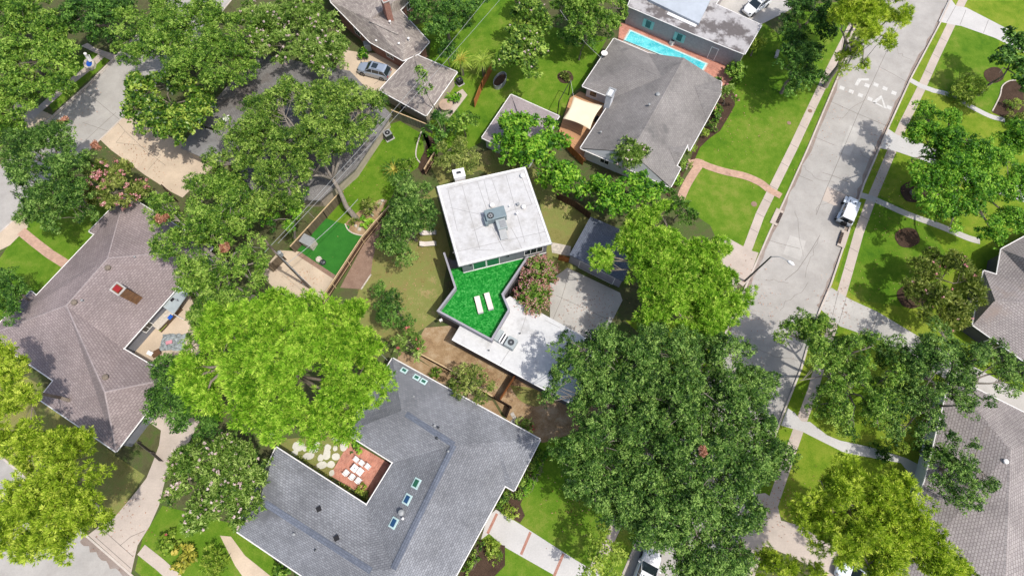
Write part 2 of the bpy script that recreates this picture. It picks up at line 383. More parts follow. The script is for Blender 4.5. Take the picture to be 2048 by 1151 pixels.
KIND = dict(   # sub-lobe radius, leaf half length, half width, leaves per m2 of sub-lobe surface, clump radius, radial pull, pads
    oak=dict(rs=(.5, .95), l=.145, w=.062, d=58, cl=.24, rad=.35, zz=.62, pad=(1.1, 1.9), jit=.4, n=1.7),
    fine=dict(rs=(.42, .85), l=.118, w=.048, d=72, cl=.20, rad=.35, zz=.65, pad=(1.1, 2.0), jit=.45, n=1.7),
    big=dict(rs=(.5, .9), l=.22, w=.11, d=27, cl=.26, rad=.3, zz=.7, pad=(.9, 1.5), jit=.4, n=1.7),
    spray=dict(rs=(.45, .8), l=.20, w=.055, d=52, cl=.18, rad=1.3, zz=.7, pad=(.9, 1.6), jit=.25, n=1.8),
    pine=dict(rs=(.34, .58), l=.18, w=.036, d=100, cl=.20, rad=2.2, zz=.5, pad=(.7, 1.3), jit=.45, n=1.6),
)
def crown_arrays(lobes, kind, rng, cover=1.0, hole=.12):
    K = KIND[kind]; subs = []
    pr = K.get('pad', (1.2, 2.0)); pads = []
    for (cx, cy, cz, r, rz) in lobes:
        pm = sum(pr)/2
        if r < pm*1.15: pads.append((cx, cy, cz, r, rz)); continue
        n = max(4, int(2.7*cover*(r/pm)**2)); d = updirs(rng, n, -.25); u = rng.uniform(.25, 1.0, len(d))**.5
        for q in range(len(d)):
            p_ = min(rng.uniform(*pr), r*.8); k_ = max(r-p_*.7, .2)*u[q]; kz = max(rz-p_*.4, .1)*u[q]
            pads.append((cx+d[q, 0]*k_, cy+d[q, 1]*k_, cz+d[q, 2]*kz+rng.normal()*K.get('jit', .35), p_, p_*K['zz']*1.1))
    lobes = pads; cover = 1.0
    for (cx, cy, cz, r, rz) in lobes:
        rs_m = sum(K['rs'])/2; rs_m = min(rs_m, r*.7)
        n = max(3, int(cover*K['n']*(r*r)/(rs_m*rs_m)))
        d = updirs(rng, n, -.3); n = len(d)
        rs = np.minimum(rng.uniform(K['rs'][0], K['rs'][1], n), r*.75)
        u = rng.uniform(.5, 1.06, n)**.6
        c = np.array([cx, cy, cz])+d*np.stack([np.maximum(r-rs*.55, .1)*u, np.maximum(r-rs*.55, .1)*u, np.maximum(rz-rs*.4, .1)*u], 1)
        subs.append(np.concatenate([c, rs[:, None], d], 1))
    subs = np.concatenate(subs)
    # skip sub-lobes buried inside another lobe
    keep = np.ones(len(subs), bool)
    for (cx, cy, cz, r, rz) in lobes:
        q = (subs[:, :3]-np.array([cx, cy, cz]))/np.array([r, r, rz])
        keep &= ~((np.linalg.norm(q, axis=1) < .48))
    ph = rng.uniform(0, 6, 6); p = subs[:, :3]
    f = np.sin(p[:, 0]*.9+ph[0])+np.sin(p[:, 1]*.8+ph[1])+np.sin((p[:, 0]+p[:, 1])*.5+ph[2])+np.sin((p[:, 0]-p[:, 1])*1.3+ph[3])
    keep &= f > np.quantile(f, hole)
    if keep.sum() < 4: keep[:] = True
    subs = subs[keep]
    Cs, Ns, Ts, ls, ws, ts = [], [], [], [], [], []; zmean = 0; zspan = 1e9
    for s in subs:
        c, rs = s[:3], s[3]; n = int(K['d']*2*math.pi*rs*rs*.8)
        nc = max(4, int(3.2*rs*rs/(K['cl']**2)*.5))
        cd = updirs(rng, nc, -.25); nc = len(cd)
        cc = c+cd*rs*rng.uniform(.62, 1.05, (nc, 1))*np.array([1, 1, .8]); st = .48+rng.normal()*.15+.10*((c[2]-zmean)/zspan); ct = st+rng.normal(0, .17, nc)
        idx = rng.integers(0, nc, n); off = unit(rng.normal(size=(n, 3)))*(rng.uniform(0, 1, (n, 1))**.5)*K['cl']*1.25
        off[:, 2] *= .8
        if K['rad'] > 2: pos = cc[idx]+off*.55
        else: pos = cc[idx]+off
        outd = unit(cd[idx]*.8+unit(off)*.8)
        if K['rad'] > .9:
            T = unit(outd*K['rad']+rng.normal(size=(n, 3))*.5+np.array([0, 0, .2])); Nn = unit(np.cross(T, rng.normal(size=(n, 3))))
            Nn *= np.sign(Nn[:, 2:3]+1e-6)
            if K['rad'] > 2: pos = pos+T*K['l']*.7
        else:
            Nn = unit(outd*.55+rng.normal(size=(n, 3))*.5+np.array([0, 0, .7])); T = unit(outd*K['rad']+rng.normal(size=(n, 3))*.6)
        Cs.append(pos); Ns.append(Nn); Ts.append(T)
        k = rng.uniform(.7, 1.25, n); ls.append(K['l']*k); ws.append(K['w']*k); ts.append(ct[idx]+rng.normal(0, .16, n))
    cat = np.concatenate
    return cat(Cs), cat(Ns), cat(Ts), cat(ls), cat(ws), cat(ts), subs
NLEAF = 0
def tree(name, label, cat, lobes, h, kind='oak', mat='oak', seed=1, base=None, group=None, tr=.28, blossoms=None, dead=None,
         bark='bark', cover=1.0, hole=.12, zz=None, branches=14, low=.35, dome_k=.24):
    """lobes: (x, y, radius) in photo pixels, seen at the crown's height, optional 4th = own top height."""
    global NLEAF
    rng = np.random.default_rng(seed); random.seed(seed); K = KIND[kind]; zz = zz or K['zz']
    L = []
    mx = sum(l_[0]*l_[2] for l_ in lobes)/sum(l_[2] for l_ in lobes); my = sum(l_[1]*l_[2] for l_ in lobes)/sum(l_[2] for l_ in lobes)
    dm = max(math.hypot(l_[0]-mx, l_[1]-my) for l_ in lobes)+1e-6
    for lb in lobes:
        x, y, r = lb[:3]; dome = dome_k*(math.hypot(x-mx, y-my)/dm)**2 if len(lobes) > 5 else 0
        top = lb[3] if len(lb) > 3 else h*(1-dome-.08*rng.random()); sc = SC(x, y, top*.85); rm = r*sc
        rz = min(rm*zz, top*.48); cz = top-rz; X, Y = G(x, y, cz+rz*.35); L.append((X, Y, cz, rm, rz))
    A = np.array(L); wts = A[:, 3]**2
    if base: bx, by = G(*base)
    else: bx, by = (A[:, 0]*wts).sum()/wts.sum(), (A[:, 1]*wts).sum()/wts.sum()
    t = thing(name, label, cat, (bx, by, YL), 0, group)
    C, N, T, l, wd, tn, subs = crown_arrays(L, kind, rng, cover, hole)
    NLEAF += len(C)
    off = np.array([bx, by, YL])
    link('crown', leaf_mesh('crown', C-off, N, T, l, wd, tn), LM[mat], t, True)
    b = B(); zc = (A[:, 2]*wts).sum()/wts.sum()
    fork = Vector((bx*.6+.4*(A[:, 0]*wts).sum()/wts.sum(), by*.6+.4*(A[:, 1]*wts).sum()/wts.sum(), max(.5, h*low)))
    b.tube([(bx, by, -.1), (bx, by, YL+.25*tr), Vector((bx, by, YL)).lerp(fork, .35)+Vector((random.uniform(-.8, .8)*tr, random.uniform(-.8, .8)*tr, 0)), Vector((bx, by, YL)).lerp(fork, .7)+Vector((random.uniform(-.8, .8)*tr, random.uniform(-.8, .8)*tr, 0)), fork], [tr*1.7, tr*1.25, tr, tr*.88, tr*.7], 10)
    ng = max(1, min(5, len(L)//3)); ang = sorted(range(len(L)), key=lambda k: math.atan2(L[k][1]-fork.y, L[k][0]-fork.x))
    grp = [ang[int(g*len(L)/ng):int((g+1)*len(L)/ng)] for g in range(ng)]; knots = {}
    for g in grp:
        if not g: continue
        c = sum((Vector((L[k][0], L[k][1], L[k][2])) for k in g), Vector())/len(g)
        kn = fork.lerp(c, .5)+Vector((random.uniform(-.5, .5), random.uniform(-.5, .5), .06*h)); m_ = fork.lerp(kn, .5)+Vector((random.uniform(-.35, .35), random.uniform(-.35, .35), .2))
        if len(g) > 1: b.tube([fork-Vector((0, 0, .1)), m_, kn], [tr*.72, tr*.6, tr*.45], 8)
        for k in g: knots[k] = kn if len(g) > 1 else fork
    for k, (X, Y, cz, r, rz) in enumerate(L):
        st0 = knots[k]; tip = Vector((X, Y, cz+rz*.2)); mid = st0.lerp(tip, .5)+Vector((random.uniform(-.5, .5), random.uniform(-.5, .5), .05*h*random.random()))
        q = tr*(.42 if len(L) > 1 else .7)
        b.tube([st0, mid, tip], [q, q*.7, q*.3], 7)
        near = [s for s in subs if abs(s[0]-X) < r and abs(s[1]-Y) < r]
        for s in random.sample(near, min(len(near), max(2, int(branches*r/4)))):
            st = mid.lerp(tip, random.uniform(.2, 1)); e = Vector(s[:3]); m2 = st.lerp(e, .55)+Vector((random.uniform(-.2, .2), random.uniform(-.2, .2), .25*s[3]))
            b.tube([st, m2, e], [q*.32, q*.2, q*.08], 5, False)
    b.build('trunk', M[bark], t, smooth=True)
    def extra(nm, pts, mt, n, rr, ll=.13, ww=.09):
        Cs = []
        for p in pts: Cs.append(p+unit(rng.normal(size=(n, 3)))*(rng.uniform(0, 1, (n, 1))**.5)*rr)
        Cs = np.concatenate(Cs); m = len(Cs); Nn = unit(rng.normal(size=(m, 3))+np.array([0, 0, 1.2]))
        me = leaf_mesh(nm, Cs-off, Nn, unit(rng.normal(size=(m, 3))), ll*rng.uniform(.6, 1.2, m), ww*rng.uniform(.6, 1.2, m), rng.uniform(0, 1, m))
        link(nm, me, LM[mt], t, True)
    if blossoms:
        mt, frac, n, rr = blossoms; ns = int(len(subs)*frac); ii = rng.integers(0, len(subs), ns)
        pts = []
        for i in ii:
            d = unit(subs[i, 4:7]*.6+rng.normal(size=3)*.6+np.array([0, 0, .6])); pts.append(subs[i, :3]+d*subs[i, 3]*1.12)
        extra('blossom', pts, mt, n, rr)
    if dead:
        pts = []
        for (x, y, r) in dead:
            d = np.linalg.norm(subs[:, :2]-np.array(G(x, y, h*.85)), axis=1); i = np.argsort(d-subs[:, 2]*.3)[:1][0]
            X, Y = G(x, y, subs[i, 2]+subs[i, 3]); c = np.array([X, Y, subs[i, 2]+subs[i, 3]*.95]); rm = r*SC(x, y, h)
            for k in range(10): pts.append(c+rng.normal(size=3)*rm*.45*np.array([1, 1, .25]))
        extra('dead_branch', pts, 'dead', 70, .3, .16, .06)
    return t
def shrub(name, label, cat, x, y, rpx, h, kind='fine', mat='oak_fresh', seed=1, **kw):
    lobes = kw.pop('lobes', None) or [(x, y, rpx)]
    return tree(name, label, cat, lobes, h, kind, mat, seed, tr=min(.12, .04*h+.02), low=.2, branches=6, zz=.8, hole=.03, **kw)
def burst(name, label, x, y, rpx, h, n, mat, bl, seed, group=None):
    """many arching stems from one root, leafy along their length, flower heads at the tips"""
    global NLEAF
    rng = np.random.default_rng(seed); bx, by = G(x, y, h*.6); rm = rpx*SC(x, y, h*.8)
    t = thing(name, label, 'crape myrtle', (bx, by, YL), 0, group); off = np.array([bx, by, YL]); b = B()
    C, N, T, F_ = [], [], [], []
    for k in range(n):
        a = rng.uniform(0, 6.283); sp = rng.uniform(.05, 1)**.6; R_ = rm*sp; top = h*(1-.45*sp*sp)*rng.uniform(.9, 1.05)
        p0 = np.array([bx, by, YL]); p1 = np.array([bx+math.cos(a)*R_*.35, by+math.sin(a)*R_*.35, top*.75]); p2 = np.array([bx+math.cos(a)*R_, by+math.sin(a)*R_, top])
        u = np.linspace(.42, 1, 46)[:, None]; q = (1-u)**2*p0+2*u*(1-u)*p1+u*u*p2; d = unit(2*(1-u)*(p1-p0)+2*u*(p2-p1))
        q = q+rng.normal(size=q.shape)*.085; C.append(q); T.append(unit(d+rng.normal(size=q.shape)*.45)); nn = unit(rng.normal(size=q.shape)*.5+np.array([0, 0, 1.0])); N.append(nn)
        if k % 2 == 0: b.tube([p0, (p0+p1)/2, p1, p2], [.03, .025, .02, .008], 5, False)
        if sp > .3 and rng.random() < .75: F_.append(p2+rng.normal(size=(17, 3))*np.array([.15, .15, .12]))
    C, N, T = map(np.concatenate, (C, N, T)); m = len(C); NLEAF += m
    link('crown', leaf_mesh('crown', C-off, N, T, .21*rng.uniform(.7, 1.2, m), .045*rng.uniform(.8, 1.3, m), rng.normal(.5, .22, m)), LM[mat], t, True)
    Fl = np.concatenate(F_); m = len(Fl)
    link('blossom', leaf_mesh('blossom', Fl-off, unit(rng.normal(size=(m, 3))+np.array([0, 0, 1.])), unit(rng.normal(size=(m, 3))), np.full(m, .085), np.full(m, .06), rng.uniform(0, 1, m)), LM[bl], t, True)
    b.build('stems', M['bark'], t); return t
def rosette(name, label, cat, x, y, r, h, n, mat, mat2=None, seed=0, wid=.06, trunk=0.0, group=None, leaflet=False):
    """palm or cycad: arching fronds from one point"""
    rng = random.Random(seed); bx, by = G(x, y); t = thing(name, label, cat, (bx, by, YL), 0, group)
    b1, b2 = B(), B()
    for k in range(n):
        a = k*2.39996; el = rng.uniform(.15, 1.0); L = r*rng.uniform(.8, 1.1); inner = k > n*.72; b = b2 if (inner and mat2) else b1
        if inner: L *= .7; el = rng.uniform(.9, 1.25)
        pts = []
        for q in range(6):
            s = q/5; rr = L*s*math.cos(el*(1-.6*s)); z = trunk+YL+h*.35+L*(math.sin(el)*s-.55*s*s)
            pts.append(Vector((bx+rr*math.cos(a), by+rr*math.sin(a), z)))
        side = Vector((-math.sin(a), math.cos(a), 0))
        for q in range(5):
            w0 = wid*(1.2-q/5); w1 = wid*(1.2-(q+1)/5)
            if leaflet:
                for g in range(3):
                    p = pts[q].lerp(pts[q+1], g/3); d = (pts[q+1]-pts[q]).normalized(); ll = wid*5*(1.1-(q/5))
                    for sg in (-1, 1):
                        e = p+side*sg*ll+d*ll*.5-Vector((0, 0, ll*.25)); b.face([p-d*.03, e, p+d*.05])
            b.face([pts[q]-side*w0, pts[q+1]-side*w1, pts[q+1]+side*w1, pts[q]+side*w0])
    for b, m in ((b1, mat), (b2, mat2)):
        if b.v:
            o = b.build('frond', LM[m], t); at = o.data.attributes.new('tone', 'FLOAT', 'FACE')
            at.data.foreach_set('value', [rng.uniform(.2, .9) for _ in o.data.polygons])
    B().lathe((bx, by, 0), [(.22, 0), (.26, .2), (.2, max(.45, trunk+.3)), (.1, max(.5, trunk+.4))], 10).build('trunk', M['bark'], t)
    return t

# ------------------------------------------------------------------ ground
LAY = [0]
def lay(z):
    if z < YL: return z
    LAY[0] += 1; return YL+.003+LAY[0]*.0006
def sheet(name, px, mat, z, uv=None, kind='structure', label=None, curve=False, h=None):
    z = lay(z)
    if curve: px = bez(px+[px[0]], 5)[:-1]
    pts = [(*G(x, y, z if h is None else h), z) for x, y in px]
    ar = sum(pts[k][0]*pts[(k+1) % len(pts)][1]-pts[(k+1) % len(pts)][0]*pts[k][1] for k in range(len(pts)))
    if ar < 0: pts = pts[::-1]
    o = B().face(pts).build(name, M[mat], uv=uv); o['kind'] = kind
    if label: o['label'] = label
    return o
def slab(name, px, mat, z0, z1, uv=None):
    o = B().prism([G(x, y, z1) for x, y in px], z0, z1).build(name, M[mat], uv=uv); o['kind'] = 'structure'; return o
def strip(name, px, width, mat, z, curve=False, uv=None):
    if curve: px = bez(px, 6)
    up = .05 if name == 'bed_edging' else 0; z = lay(z)+up
    o = B().ribbon([G(x, y, z) for x, y in px], width, z-.0005-up*2, z).build(name, M[mat], uv=uv); o['kind'] = 'structure'; return o
def joints(name, lines, z, width=.05, mat='joint'):
    b = B(); z = lay(z)
    for ln in lines: b.ribbon([G(x, y, z) for x, y in ln], width, z-.0005, z)
    o = b.build(name, M[mat]); o['kind'] = 'structure'; return o
def wall_line(px, h, th, mat, parent, name='panel', z0=0.0, uv=True, top=True, closed=False):
    """px are photo points of the line's TOP edge (height h) unless top=False"""
    pts = [G(x, y, h if top else YL) for x, y in px]
    return B().ribbon(pts, th, z0, h, closed).build(name, M[mat], parent, uv=0 if uv else None)
def fence(name, label, px, h=1.8, mat='fence_grey', cap=None, top=True, rails=None, group=None, post=2.4):
    pts = [Vector((*G(x, y, h if top else YL), 0)) for x, y in px]; c = pts[0]
    t = thing(name, label, 'fence', (c.x, c.y, YL), 0, group)
    B().ribbon(pts, .04, YL-.05, h).build('panel', M[mat], t, uv=0)
    if cap: B().ribbon(pts, .13, h, h+.05).build('cap', M[cap], t)
    for a, b_ in zip(pts, pts[1:]):
        n = max(1, int((b_-a).length/post)); nn = (b_-a).normalized(); sd_ = Vector((-nn.y, nn.x, 0))
        for k in range(n):
            p = a.lerp(b_, k/n)+sd_*.075
            B().box((p.x, p.y, (h+YL)/2+.02), (.1, .1, h-YL), math.atan2(nn.y, nn.x)).build('post', M[rails or mat], t)
    if rails:
        for z in (.5, 1.4):
            B().ribbon([p+Vector((0, 0, 0)) for p in pts], .1, z, z+.09).build('rail', M[rails], t)
    return t

# ------------------------------------------------------------------ buildings
def inset(pts, d):
    n = len(pts); ar = sum(pts[k][0]*pts[(k+1) % n][1]-pts[(k+1) % n][0]*pts[k][1] for k in range(n)); s = 1 if ar > 0 else -1
    out = []
    for k in range(n):
        p0, p1, p2 = (Vector(pts[(k+j) % n][:2]) for j in (-1, 0, 1))
        a = (p1-p0).normalized(); b = (p2-p1).normalized()
        na = Vector((-a.y, a.x))*s; nb = Vector((-b.y, b.x))*s; m = na+nb
        if m.length < .2: m = na
        m.normalize(); out.append(p1+m*d/max(.45, m.dot(na)))
    return out
def window_on(parent, a, b, s, w, z0, z1, frame='trim', pane='glass', name='window', mullion=0, shutters=None, depth=.05):
    """a,b world xy of the wall line, outward normal = right of a->b"""
    a = Vector(a[:2]); b = Vector(b[:2]); d = (b-a).normalized(); n = Vector((d.y, -d.x)); c = a+d*s; ang = math.atan2(d.y, d.x)
    zc = (z0+z1)/2; f = B(); fw = .09
    for dx, ww, zz, hh in ((-w/2, fw, zc, z1-z0), (w/2, fw, zc, z1-z0)):
        p = c+d*dx+n*depth/2; f.box((p.x, p.y, zz), (ww, depth, hh+fw), ang)
    for zz in (z0, z1):
        p = c+n*depth/2; f.box((p.x, p.y, zz), (w-fw, depth-.004, fw), ang)
    for k in range(mullion):
        p = c+d*(-w/2+w*(k+1)/(mullion+1))+n*depth/2; f.box((p.x, p.y, zc), (.06, depth-.006, z1-z0-fw), ang)
    o = f.build(name, M[frame], parent)
    p = c+n*.012; B().box((p.x, p.y, zc), (w-.02, .02, z1-z0-.02), ang).build('pane', M[pane], o)
    if shutters:
        for sg in (-1, 1):
            p = c+d*sg*(w/2+.24)+n*.03; B().box((p.x, p.y, zc), (.36, .04, z1-z0+.1), ang).build('shutter', M[shutters], parent)
    return o
def house(name, label, V, faces, eave, roof_mat, wall_mat, cat='house', ins=.5, trim='trim', white=True, floor=YL, group=None, uv=0, wins=True):
    """V: roof corners as (photo x, photo y, height); faces: roof slopes; eave: loop of corner indices"""
    W = [P(*v) for v in V]; c = W[eave[0]]
    xs = sum(W[i].x for i in eave)/len(eave); ys = sum(W[i].y for i in eave)/len(eave)
    t = thing(name, label, cat, (xs, ys, floor), 0, group)
    b = B()
    for f in faces:
        pts = [W[i] for i in f]; nrm = Vector((0, 0, 0))
        for k in range(len(pts)): nrm += pts[k].cross(pts[(k+1) % len(pts)])
        b.face(pts if nrm.z > 0 else pts[::-1])
    E = [W[i] for i in eave]; ar = sum(E[k].x*E[(k+1) % len(E)].y-E[(k+1) % len(E)].x*E[k].y for k in range(len(E)))
    if ar < 0: E = E[::-1]
    dn = Vector((0, 0, -.2))
    for k in range(len(E)):
        p, q = E[k], E[(k+1) % len(E)]; b.face([p+dn, q+dn, q, p])
    b.face([p+dn for p in E][::-1])
    r = b.build('roof', M[roof_mat], t, uv=uv)
    if white:
        g = B()
        for k in range(len(E)):
            p, q = E[k]+Vector((0, 0, -.05)), E[(k+1) % len(E)]+Vector((0, 0, -.05)); d = (q-p).normalized(); n = Vector((d.y, -d.x, 0))*.07
            g.tube([p+n, q+n], .065, 6)
        g.build('gutter', M[trim], t)
    I = inset([(p.x, p.y) for p in E], ins); wb = B(); n = len(I)
    for k in range(n):
        a, c2 = I[k], I[(k+1) % n]; za, zb = E[k].z-.19, E[(k+1) % n].z-.19
        wb.face([(a.x, a.y, -.05), (c2.x, c2.y, -.05), (c2.x, c2.y, zb), (a.x, a.y, za)])
    wb.build('wall', M[wall_mat], t, uv=0)
    if wins:
        for k in range(n):
            a, c2 = I[k], I[(k+1) % n]; L = (c2-a).length
            if L > 5:
                for s in ([L*.5] if L < 9 else [L*.25, L*.7]): window_on(t, a, c2, s, 1.2, .95, 2.1, mullion=1)
    return t, r, W, I
def ridge_cap(t, pts, mat, w=.32):
    b = B()
    for a, c in zip(pts, pts[1:]):
        d = (c-a).normalized(); s = Vector((-d.y, d.x, 0)).normalized()*w/2; u = Vector((0, 0, .035)); lo = Vector((0, 0, -.03))
        b.face([a-s+lo, c-s+lo, c+u, a+u]); b.face([a+u, c+u, c+s+lo, a+s+lo])
        b.face([a-s+lo, a+u, a+s+lo]); b.face([c-s+lo, c+s+lo, c+u])
    return b.build('ridge_cap', M[mat], t, uv=0)
def on_roof(W, faces, x, y):
    """point on the roof under photo pixel x,y"""
    o = Vector((0, 0, CAM_H)); g = P(x, y, 0); d = (g-o).normalized(); best = None
    from mathutils.geometry import intersect_ray_tri
    for f in faces:
        for k in range(1, len(f)-1):
            h_ = intersect_ray_tri(W[f[0]], W[f[k]], W[f[k+1]], d, o, True)
            if h_ is not None:
                n = (W[f[k]]-W[f[0]]).cross(W[f[k+1]]-W[f[0]]).normalized()
                if n.z < 0: n = -n
                if best is None or h_.z > best[0].z: best = (h_, n)
    return best or (P(x, y, 3), Vector((0, 0, 1)))
def vent(parent, p, kind='pipe', mat='dark_metal', s=1.0):
    b = B(); z = p.z-.1
    if kind == 'pipe': b.lathe((p.x, p.y, z), [(.05*s, 0), (.05*s, .35*s), (.11*s, .36*s), (.11*s, .42*s), (.02, .46*s)], 10)
    elif kind == 'dome': b.lathe((p.x, p.y, z), [(.24*s, 0), (.25*s, .2*s), (.34*s, .25*s), (.3*s, .36*s), (.15*s, .45*s), (.02, .47*s)], 14)
    elif kind == 'turbine':
        b.lathe((p.x, p.y, z), [(.15*s, 0), (.15*s, .3*s), (.26*s, .36*s), (.3*s, .5*s), (.24*s, .64*s), (.03, .7*s)], 16)
    elif kind == 'box': b.box((p.x, p.y, z+.15), (.4*s, .4*s, .3), .5); b.box((p.x, p.y, z+.33), (.52*s, .52*s, .06), .5)
    return b.build('roof_vent', M[mat], parent, smooth=False)
def skylight(parent, p, n, ang, w=.75, l=1.0, frame='trim', pane='sky_glass'):
    u = Vector((math.cos(ang), math.sin(ang), 0)); u = (u-n*u.dot(n)).normalized(); v = n.cross(u)
    def ring(ww, ll, z0, z1):
        b = B(); c0 = [p+u*sx*ww/2+v*sy*ll/2 for sx, sy in ((-1, -1), (1, -1), (1, 1), (-1, 1))]
        i = 0; b.v = [tuple(q+n*z0) for q in c0]+[tuple(q+n*z1) for q in c0]
        b.f = [[4, 5, 6, 7], [0, 1, 5, 4], [1, 2, 6, 5], [2, 3, 7, 6], [3, 0, 4, 7]]; return b
    f = ring(w+.3, l+.3, -.08, .12).build('skylight', M[frame], parent)
    ring(w, l, .1, .16).build('pane', M[pane], f); return f
# ================================================================== THE SETTING
o = B().face([(-4000, -4000, -.05), (4000, -4000, -.05), (4000, 4000, -.05), (-4000, 4000, -.05)]).build('ground', M['soil']); o['kind'] = 'structure'
MLk = [(1875, -300), (1809, -150), (1745, 0), (1678, 149), (1615, 298), (1568, 402), (1540, 462), (1495, 565), (1452, 663), (1397, 788), (1330, 945), (1266, 1100), (1244, 1151), (1180, 1290), (1100, 1500)]
MRk = [(2060, -300), (1972, -150), (1900, 2), (1881, 45), (1822, 156), (1776, 257), (1728, 368), (1697, 464), (1662, 568), (1641, 617), (1620, 676), (1603, 735), (1582, 788), (1563, 836), (1530, 925), (1506, 992), (1478, 1075), (1450, 1151), (1400, 1300), (1330, 1500)]
S2R = [(640, -200), (520, -70), (430, 40), (330, 147), (262, 219), (200, 279), (110, 364), (24, 443), (-70, 528), (-200, 650), (-260, 720)]
S2L = [(500, -260), (380, -60), (300, 44), (222, 122), (174, 170), (106, 231), (0, 333), (-110, 436), (-300, 640)]
S3 = [(-260, 720), (-150, 790), (-60, 860), (40, 945), (110, 1012), (171, 1069), (265, 1151), (330, 1215), (470, 1330), (680, 1500)]
slab('yard_ground', MLk+[(680, 1500)]+S3[::-1][1:]+S2R[::-1][1:], 'soil', -.2, YL)
slab('yard_ground', MRk[::-1]+[(3200, -300), (3200, 1500)], 'soil', -.2, YL)
slab('yard_ground', S2L[::-1]+[(-1500, -260), (-1500, 640)], 'soil', -.2, YL)
sheet('street', [(1875, -300), (2060, -300)]+MRk[1:]+[(1330, 1500), (1100, 1500)]+MLk[::-1][1:-1], 'street', .0, h=.0)
sheet('street', S2L+[(-500, 900), (-500, 1700), (680, 1700)]+S3[::-1]+S2R[::-1][1:], 'street', .0, h=.0)
def kerb(pts, gaps=()):
    o = B().ribbon([G(x, y, .14) for x, y in pts], .2, -.02, .175).build('kerb', M['kerb']); o['kind'] = 'structure'
    return o
kerb(MLk[1:]); kerb(MRk[1:]); kerb(S2R); kerb(S2L); kerb(S3)
# dirt washed along the kerbs
rr = random.Random(4)
def gutter(pts, side, w0=.25, w1=.6, seed=1):
    rr = random.Random(seed); q = bez(pts, 8); A_ = [Vector(G(x, y, 0)) for x, y in q]; out = []
    for k in range(len(A_)):
        a, b_ = A_[max(0, k-1)], A_[min(len(A_)-1, k+1)]; d = (b_-a).normalized(); n = Vector((-d.y, d.x))*side
        out.append((A_[k]+n*.1, A_[k]+n*(.1+rr.uniform(w0, w1)*(1 if rr.random() > .15 else .5))))
    b = B()
    for k in range(len(out)-1):
        p = [out[k][0], out[k+1][0], out[k+1][1], out[k][1]]; b.face([(v.x, v.y, .004) for v in (p if side < 0 else p[::-1])])
    o = b.build('gutter_dirt', M['gutter_dirt']); o['kind'] = 'stuff'
gutter(MLk[3:9], 1, .2, .5, 2); gutter(MRk[2:10], -1, .2, .5, 3); gutter([(171, 1069), (220, 1112), (265, 1151), (300, 1185)], -1, .4, .8, 5)
# street joints and cracks
joints('street_joint', [[(1800, 45), (1760, 131), (1715, 230)], [(1757, 133), (1786, 148), (1815, 165)], [(1657, 201), (1712, 226), (1777, 253)],
    [(1715, 230), (1690, 290), (1655, 372), (1632, 430)], [(1627, 273), (1668, 290)], [(1592, 346), (1600, 352), (1625, 362)],
    [(1538, 480), (1560, 487), (1600, 497)], [(1700, 365), (1668, 352), (1645, 345)], [(1570, 560), (1595, 540), (1622, 500), (1640, 470)]], .008, .045)
joints('street_joint', [[(262, 219), (215, 262), (165, 245)], [(232, 225), (210, 244), (150, 300)], [(212, 140), (150, 200), (100, 250)], [(240, 240), (180, 190)]], .008, .04)
rs = random.Random(12); cr = []
for (x, y, n_, dx, dy) in ((1600, 330, 9, 10, 6), (1690, 380, 7, -9, 7), (1560, 620, 10, 8, -9), (1640, 470, 8, -4, 11), (1720, 300, 7, 6, 8), (1530, 560, 6, 10, 3), (1590, 420, 7, 3, 12), (1500, 700, 9, 12, 4), (1780, 90, 7, 9, 6), (1730, 200, 6, -8, 6)):
    q = [(x, y)]
    for k in range(n_): q.append((q[-1][0]+dx*rs.uniform(.3, 1.4)+rs.uniform(-5, 5), q[-1][1]+dy*rs.uniform(.3, 1.4)+rs.uniform(-5, 5)))
    cr.append(q)
joints('street_crack', cr, .0075, .028)
for k, q in enumerate(([(1655, 373), (1700, 392), (1690, 420), (1644, 400)], [(1580, 470), (1612, 482), (1600, 520), (1566, 508)], [(1700, 250), (1722, 259), (1700, 312), (1679, 304)])): sheet('street_patch', q, 'drive' if k else 'walk', .0035+.0008*k, h=.0)
# speed hump markings
pm = B(); hv = hd(1568, 400, 1678, 149, .01)
for x, y in ((1684, 176), (1702.5, 183), (1721, 190.5), (1740, 198), (1778, 215), (1752, 169.5), (1770, 177), (1788, 186), (1734, 171)):
    X, Y = G(x, y, .01); pm.box((X, Y, .008), (.62, .66, .008), hv)
def flat(b, px, z=.012):
    p = [(*G(x, y, z), z) for x, y in px]
    ar = sum(p[k][0]*p[(k+1) % len(p)][1]-p[(k+1) % len(p)][0]*p[k][1] for k in range(len(p))); b.face(p if ar > 0 else p[::-1])
for q in ([(1763, 190), (1744, 204), (1750, 207), (1763, 197.5)], [(1763, 190), (1763, 197.5), (1768, 216), (1773, 218)], [(1744, 204), (1750, 207.2), (1768, 216.2), (1764, 211), (1754, 206)],
          [(1709, 170), (1715, 172), (1722, 161), (1716, 157)], [(1716, 157), (1722, 161), (1738, 161), (1738, 157)]): flat(pm, q)
o = pm.build('road_marking', M['paint_white']); o['kind'] = 'structure'

z1 = YL+.004; z2 = YL+.008; z3 = YL+.012; z4 = YL+.016
